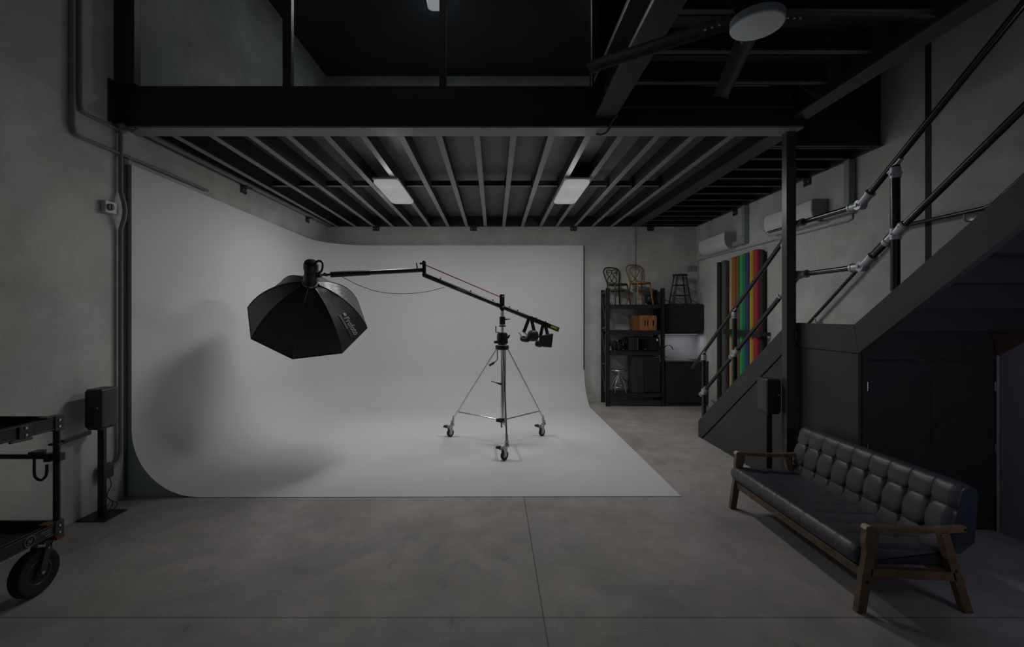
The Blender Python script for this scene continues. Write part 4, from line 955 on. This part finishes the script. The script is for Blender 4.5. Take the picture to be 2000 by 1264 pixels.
# microwave, coffee machine, kettle, toaster
mw = thing('microwave', (3.2, 9.55, 1.137), 'black microwave with a lit blue clock on the rack shelf', 'microwave')
b = B(); b.box(2.93, 3.43, 9.42, 9.78, 1.142, 1.42); obj('body', b, M_door, mw, bevel=.006)
b = B(); b.box(2.95, 3.33, 9.412, 9.42, 1.155, 1.405); dr = obj('door', b, mat('black_glass', (.006, .006, .007), .1), mw, bevel=.003)
b = B(); b.tube([(2.965, 9.395, 1.16), (2.965, 9.395, 1.40)], .006, 8); obj('handle', b, M_steel, dr, smooth=True)
b = B(); b.box(3.345, 3.42, 9.41, 9.42, 1.15, 1.41); pn = obj('control_panel', b, M_plastic, mw)
b = B(); b.lathe([(0, .002), (.02, .001), (.022, 0)], (3.375, 9.41, 1.37), (0, -1, 0), 16); obj('clock_display', b, M_lampblue, pn)
b = B(); b.box(3.1, 3.16, 9.409, 9.412, 1.175, 1.183); obj('badge', b, M_greyprint, dr)
b = B(); b.box(2.80, 2.925, 9.45, 9.78, 1.137, 1.42); obj('upright_canister', b, M_door, None, bevel=.01, label='plain black boxy canister beside the microwave on the rack', cat='canister')
kt = thing('kettle', (2.53, 9.55, 1.137), 'small black and chrome kettle on the rack shelf', 'kettle')
b = B(); b.lathe([(.065, 0), (.07, .02), (.065, .11), (.05, .19), (.015, .205), (.012, .22), (0, .222)], (2.53, 9.55, 1.137), (0, 0, 1), 24); obj('body', b, M_plastic, kt, smooth=True)
b = B(); b.tube([(2.58, 9.55, 1.32), (2.64, 9.55, 1.30), (2.64, 9.55, 1.20), (2.6, 9.55, 1.16)], .01, 8, sub=4); obj('handle', b, M_plastic, kt, smooth=True)
b = B(); b.lathe([(.07, .0), (.072, .012)], (2.53, 9.55, 1.137), (0, 0, 1), 24); obj('base_ring', b, M_chrome, kt, smooth=True)
cf = thing('coffee_pot', (2.425, 9.50, 1.137), 'stubby chrome coffee pot at the outer end of the rack shelf', 'coffee pot')
b = B(); b.lathe([(.04, 0), (.045, .02), (.03, .06), (.04, .10), (.02, .12), (0, .125)], (2.425, 9.50, 1.137), (0, 0, 1), 20); obj('body', b, M_chrome, cf, smooth=True)
b = B(); b.tube([(2.40, 9.50, 1.23), (2.38, 9.49, 1.22), (2.385, 9.49, 1.16)], .006, 8, sub=3); obj('handle', b, M_plastic, cf, smooth=True)
ts = thing('espresso_machine', (2.71, 9.55, 1.137), 'compact black espresso machine with chrome spout between kettle and canister', 'coffee machine')
b = B(); b.box(2.665, 2.79, 9.5, 9.76, 1.137, 1.16); b.box(2.665, 2.79, 9.62, 9.76, 1.16, 1.36); b.box(2.665, 2.79, 9.48, 9.76, 1.29, 1.36); obj('body', b, M_plastic, ts, bevel=.008)
b = B(); b.tube([(2.70, 9.53, 1.29), (2.70, 9.53, 1.25)], .012, 10); b.lathe([(.03, 0), (.03, .01)], (2.705, 9.535, 1.16), (0, 0, 1), 16); b.box(2.672, 2.68, 9.476, 9.48, 1.30, 1.35); obj('spout', b, M_chrome, ts, smooth=True)

# metal stool on the bottom shelf
ms = thing('metal_stool', (2.63, 9.58, .271), 'small steel screw-seat stool on the bottom shelf of the rack', 'stool')
b = B(); b.lathe([(0, .46), (.155, .46), (.165, .475), (.16, .49), (0, .495)], (2.63, 9.58, .25), (0, 0, 1), 28); obj('seat', b, M_steel, ms, smooth=True)
b = B(); b.tube([(2.63, 9.58, .45), (2.63, 9.58, .72)], .018, 12); b.tube([(2.63, 9.58, .60), (2.63, 9.58, .66)], .03, 12); obj('screw_post', b, M_steel, ms, smooth=True)
for k in range(4):
    a = math.radians(45 + 90 * k); b = B(); d = Vector((math.cos(a), math.sin(a), 0)); o_ = Vector((2.63, 9.58, 0))
    b.tube([o_ + d * .02 + Vector((0, 0, .64)), o_ + d * .06 + Vector((0, 0, .56)), o_ + d * .13 + Vector((0, 0, .45)), o_ + d * .165 + Vector((0, 0, .272))], .011, 10, sub=4); obj('leg', b, M_steel, ms, smooth=True)
b = B(); b.tube([(2.63 + .145 * math.cos(a * PI / 12), 9.58 + .145 * math.sin(a * PI / 12), .38) for a in range(24)], .007, 8, closed=True); obj('foot_ring', b, M_steel, ms, smooth=True)

# bentwood chairs on top
def bentwood(x, z, rot, hh, m, label, ornate):
    t = thing('bentwood_chair', (x, 9.60, z), label, 'chair', 'bentwood chairs on top of the rack')
    R_ = Matrix.Rotation(rot, 3, 'Z')
    def G(px_, py_, pz_): return Vector((x, 9.60, z)) + R_ @ Vector((px_, py_, pz_))
    sh = hh * .53; w_ = .19
    b = B(); b.tube([G(w_ * math.cos(a * PI / 14), w_ * math.sin(a * PI / 14), sh) for a in range(28)], .021, 8, closed=True)
    b.face([G((w_ - .005) * math.cos(a * PI / 14), (w_ - .005) * math.sin(a * PI / 14), sh + .006) for a in range(28)]); obj('seat', b, m, t, smooth=True)
    for sx in (-1, 1):
        b = B(); b.tube([G(sx * .15, -.13, sh - .01), G(sx * .165, -.16, sh * .5), G(sx * .185, -.19, .0)], .015, 10, sub=5); obj('leg', b, m, t, smooth=True)
    b = B(); bh = hh - sh
    b.tube([G(-.20, .20, 0), G(-.17, .17, sh * .5), G(-.145, .15, sh), G(-.185, .19, sh + bh * .5), G(-.20, .21, sh + bh * .75), G(-.14, .225, sh + bh * .96), G(0, .23, sh + bh), G(.14, .225, sh + bh * .96), G(.20, .21, sh + bh * .75), G(.185, .19, sh + bh * .5), G(.145, .15, sh), G(.17, .17, sh * .5), G(.20, .20, 0)], .015, 10, sub=6)
    obj('back_frame', b, m, t, smooth=True)
    b = B()
    if ornate:
        for sx in (-1, 1):
            b.tube([G(sx * .0, .19, sh + bh * .22), G(sx * .05, .19, sh + bh * .13), G(sx * .11, .185, sh + bh * .2), G(sx * .10, .19, sh + bh * .4), G(sx * .04, .195, sh + bh * .55), G(sx * .0, .20, sh + bh * .75), G(sx * .05, .215, sh + bh * .9), G(sx * .12, .21, sh + bh * .85), G(sx * .11, .205, sh + bh * .7), G(sx * .05, .20, sh + bh * .72)], .008, 8, sub=5)
            b.tube([G(sx * .0, .19, sh + bh * .2), G(sx * .05, .195, sh + bh * .45), G(sx * .12, .205, sh + bh * .62), G(sx * .14, .21, sh + bh * .85)], .008, 8, sub=5)
    else:
        b.tube([G(-.13, .17, sh + bh * .12), G(-.06, .175, sh + bh * .13), G(.03, .185, sh + bh * .35), G(.11, .20, sh + bh * .65), G(.09, .215, sh + bh * .86), G(0, .22, sh + bh * .9), G(-.09, .215, sh + bh * .86), G(-.11, .20, sh + bh * .65), G(-.03, .185, sh + bh * .35), G(.06, .175, sh + bh * .13), G(.13, .17, sh + bh * .12)], .010, 8, sub=6)
    obj('back_loop', b, m, t, smooth=True)
    b = B(); b.tube([G(.15 * math.cos(a * PI / 10), .15 * math.sin(a * PI / 10), sh * .68) for a in range(20)], .009, 8, closed=True); obj('stretcher_ring', b, m, t, smooth=True)
bentwood(2.60, 2.101, .35, .80, M_darkwood, 'dark bentwood chair with scrolled back on top of the rack', True)
bentwood(3.08, 2.101, .30, .86, M_bent, 'honey-coloured bentwood chair with looped back on top of the rack', False)
b = blob(3.34, 9.66, 2.213, .13, .10, .11); obj('black_bag', b, M_fabric, None, smooth=True, label='soft black bag slumped behind the honey-coloured chair on the rack', cat='bag')

# kitchenette
kc = thing('wall_cabinet', (3.98, 9.75, 1.49), 'black wall cabinet hanging above the sink in the corner', 'cabinet')
b = B(); b.box(3.56, 4.38, 9.575, YB - .012, 1.49, 2.12); obj('body', b, M_door, kc, bevel=.002)
for x0, x1 in ((3.562, 3.968), (3.972, 4.378)): b = B(); b.box(x0, x1, 9.553, 9.573, 1.492, 2.118); obj('door', b, M_door, kc, bevel=.002)
bc = thing('sink_cabinet', (3.98, 9.65, 0), 'black base cabinet under the sink in the kitchen corner', 'cabinet')
b = B(); b.box(3.54, XR - .004, 9.40, YB - .002, .0, .90); obj('body', b, M_door, bc, bevel=.002)
for x0, x1 in ((3.542, 3.97), (3.975, 4.412)): b = B(); b.box(x0, x1, 9.378, 9.399, .08, .898); obj('door', b, M_door, bc, bevel=.002)
b = B(); b.box(3.54, XR - .004, 9.37, YB - .012, .90, .93); obj('worktop', b, mat('dark_worktop', (.03, .03, .03), .4), None, bevel=.002, label='dark worktop with the steel sink in the kitchen corner', cat='worktop')
b = B(); b.box(3.6, 4.15, 9.48, 9.86, .93, .937); b.box(3.62, 3.95, 9.5, 9.84, .937, .939); obj('sink', b, M_steel, None, bevel=.002, label='shallow stainless steel sink set into the dark worktop', cat='sink')
b = B(); b.tube([(3.66, 9.82, .937), (3.66, 9.82, 1.10), (3.68, 9.81, 1.19), (3.74, 9.79, 1.24), (3.80, 9.77, 1.22), (3.84, 9.76, 1.14)], .011, 10, sub=5); b.lathe([(.022, 0), (.02, .03)], (3.66, 9.82, .937), (0, 0, 1), 16); b.tube([(3.67, 9.82, .975), (3.73, 9.80, .985)], .007, 8)
obj('tap', b, mat('dark_chrome', (.25, .25, .25), .25, 1.0), None, smooth=True, label='curved gooseneck tap rising behind the sink', cat='tap')
b = B(); b.box(3.54, XR - .004, YB - .010, YB - .001, .93, 1.49); b.box(XR - .010, XR - .001, 9.42, YB - .010, .93, 1.49); struct('trim_2', b, M_splash)
# tall stool on the wall cabinet
lb = thing('under_cabinet_light', (3.98, 9.7, 1.47), 'slim white light bar under the wall cabinet above the sink', 'lamp')
b = B(); b.box(3.62, 4.32, 9.66, 9.70, 1.475, 1.489); obj('housing', b, M_white, lb)
b = B(); b.box(3.63, 4.31, 9.665, 9.695, 1.470, 1.475); obj('diffuser', b, M_lamp, lb)
area('under_cabinet_glow', (3.97, 9.68, 1.462), .68, .03, .55, (0.95, 0.93, 1.0))
ws = thing('bar_stool', (3.97, 9.72, 2.12), 'tall black wooden bar stool standing on the wall cabinet', 'stool')
b = B(); b.lathe([(0, .60), (.15, .60), (.16, .612), (.155, .63), (0, .635)], (3.97, 9.72, 2.12), (0, 0, 1), 28); obj('seat', b, M_darkwood, ws, smooth=True)
sq = [(-1, -1), (1, -1), (1, 1), (-1, 1)]
def lp(sx, sy, z): f_ = (1 - z / .6); return Vector((3.97 + sx * (.095 + .09 * f_), 9.72 + sy * (.08 + .05 * f_), 2.12 + z))
for sx, sy in sq: b = B(); b.tube([lp(sx, sy, 0), lp(sx, sy, .605)], .016, 10); obj('leg', b, M_darkwood, ws, smooth=True)
for zz in (.18, .40):
    for i in range(4): b = B(); b.tube([lp(*sq[i], zz), lp(*sq[(i + 1) % 4], zz)], .010, 8); obj('rung', b, M_darkwood, ws, smooth=True)
b = B(); b.box(4.22, 4.30, YB - .03, YB - .002, 2.84, 2.96); b.box(4.33, 4.40, YB - .03, YB - .002, 2.84, 2.96); obj('wall_socket', b, M_whiteside, None, bevel=.004, label='double grey wall socket in the corner above the bar stool', cat='socket')
b = B(); b.tube([(3.075, YB - .016, 3.80), (3.075, YB - .016, 1.42)], .012, 10)
for z in (3.3, 2.7, 2.2): b.tube([(3.075, YB - .016, z), (3.075, YB - .016, z + .03)], .016, 10)
obj('conduit', b, M_trunk, None, smooth=True, label='pale vertical conduit on the back wall behind the bentwood chairs', cat='conduit')
b = B(); b.tube([(4.415 - .014, 9.2, .93 - .78), (4.40, 8.2, .15)], .02, 10); obj('floor_pipe', b, M_grey, None, smooth=True, label='grey pipe low on the wall past the sink cabinet', cat='pipe')

# ------------------------------------------------------------------ air conditioners
def aircon(y0, y1, z0, open_, label):
    t = thing('air_conditioner', (XR - .1, (y0 + y1) / 2, z0), label, 'air conditioner', 'air conditioners on the side wall')
    zt_ = z0 + .31
    prof = [(XR - .002, z0 + .02), (XR - .002, zt_), (XR - .19, zt_), (XR - .215, zt_ - .015), (XR - .22, z0 + .17), (XR - .205, z0 + .09), (XR - .16, z0 + .02), (XR - .10, z0)]
    b = B(); b.prism([(x, y0 + .02, z_) for x, z_ in prof], (0, y1 - y0 - .04, 0)); obj('body', b, M_white, t, bevel=.008, smooth=True, ang=50)
    for y in (y0, y1 - .018): b = B(); b.prism([(x, y, z_) for x, z_ in prof], (0, .018, 0)); obj('end_cap', b, M_whiteside, t, bevel=.004)
    b = B()
    if open_:
        for q in (0, .022): b.bar((XR - .16 - q, y0 + .07, z0 + .035 + q * .8), (XR - .16 - q, y1 - .07, z0 + .035 + q * .8), .03, .012)
        obj('louvre', b, M_plastic, t)
    b = B(); b.box(XR - .2225, XR - .22, (y0 + y1) / 2 - .03, (y0 + y1) / 2 + .03, z0 + .15, z0 + .158); obj('badge', b, M_whiteside if open_ else M_greyprint, t)
aircon(8.30, 9.38, 3.10, False, 'white wall air conditioner nearest the back corner above the paper rolls')
aircon(6.02, 7.12, 3.12, True, 'white wall air conditioner with open black louvre beside the column')
def ducting(y0, yv, z, label):
    b = B(); b.box(XR - .09, XR - .003, yv - .045, yv + .045, z, 3.80); b.box(XR - .09, XR - .003, yv + .045, y0, z, z + .085); b.box(XR - .097, XR - .003, yv - .052, yv + .052, z + .10, z + .14)
    obj('pipe_trunking', b, M_trunk, None, bevel=.012, label=label, cat='trunking')
ducting(8.29, 7.93, 3.13, 'L-shaped grey trunking beside the corner air conditioner')
ducting(6.01, 5.60, 3.14, 'L-shaped grey trunking beside the louvred air conditioner')
b = B(); b.tube([(XR - .014, 9.85, 2.6), (XR - .014, 9.85, 3.05), (XR - .014, 9.80, 3.06), (XR - .014, 5.66, 3.06), (XR - .014, 5.60, 3.08), (XR - .014, 5.60, 3.14)], .010, 8)
obj('thin_conduit', b, M_whiteside, None, smooth=True, label='thin grey conduit running under both air conditioners', cat='conduit')

# ------------------------------------------------------------------ seamless paper rolls
rolls = [(1406, .05, (.012, .012, .012), 'black', 2.90), (1416, .055, (.10, .10, .095), 'dark grey', 2.91), (1429.5, .04, (.50, .38, .20), 'sand-coloured', 2.93), (1436.5, .048, (.36, .13, .02), 'burnt orange', 2.93), (1443.5, .045, (.17, .14, .05), 'olive', 2.94),
         (1450.5, .045, (.04, .42, .14), 'bright green', 2.94), (1456.5, .045, (.02, .20, .13), 'teal green', 2.95), (1463, .052, (.03, .06, .17), 'navy blue', 2.95), (1471, .05, (.55, .40, .03), 'yellow', 2.96), (1480.5, .066, (.42, .03, .06), 'crimson', 2.96), (1489.5, .042, (.035, .02, .025), 'dark maroon', 2.92)]
for px, r, colr, cn, zt_ in rolls:
    Xr = XR - .012 - r; Yr = F * Xr / (px - CX)
    t = thing('paper_roll', (Xr, Yr, 0), 'tall upright %s backdrop paper roll leaning in the row on the side wall' % cn, 'paper roll', 'upright backdrop paper rolls')
    b = B(); b.tube([(Xr, Yr, .002), (Xr, Yr, zt_)], r, 24); obj('paper', b, mat('paper_' + cn.replace(' ', '_').replace('-', '_'), colr, .7), t, smooth=True)
    b = B(); b.tube([(Xr, Yr, zt_), (Xr, Yr, zt_ + .006)], r * .6, 16); obj('core', b, mat('card_core', (.06, .045, .035), .8), t, smooth=True)
ya, yb = F * 4.30 / (1403 - CX), F * 4.30 / (1487 - CX)
b = B(); b.box(XR - .175, XR - .165, yb - .05, ya - .3, 1.53, 1.63)
for y in (yb - .05, (yb + ya) / 2, ya - .3): b.box(XR - .175, XR - .002, y - .006, y + .006, 1.55, 1.61)
obj('retaining_bar', b, M_black, None, label='flat black bar holding the coloured paper rolls to the wall', cat='bar')
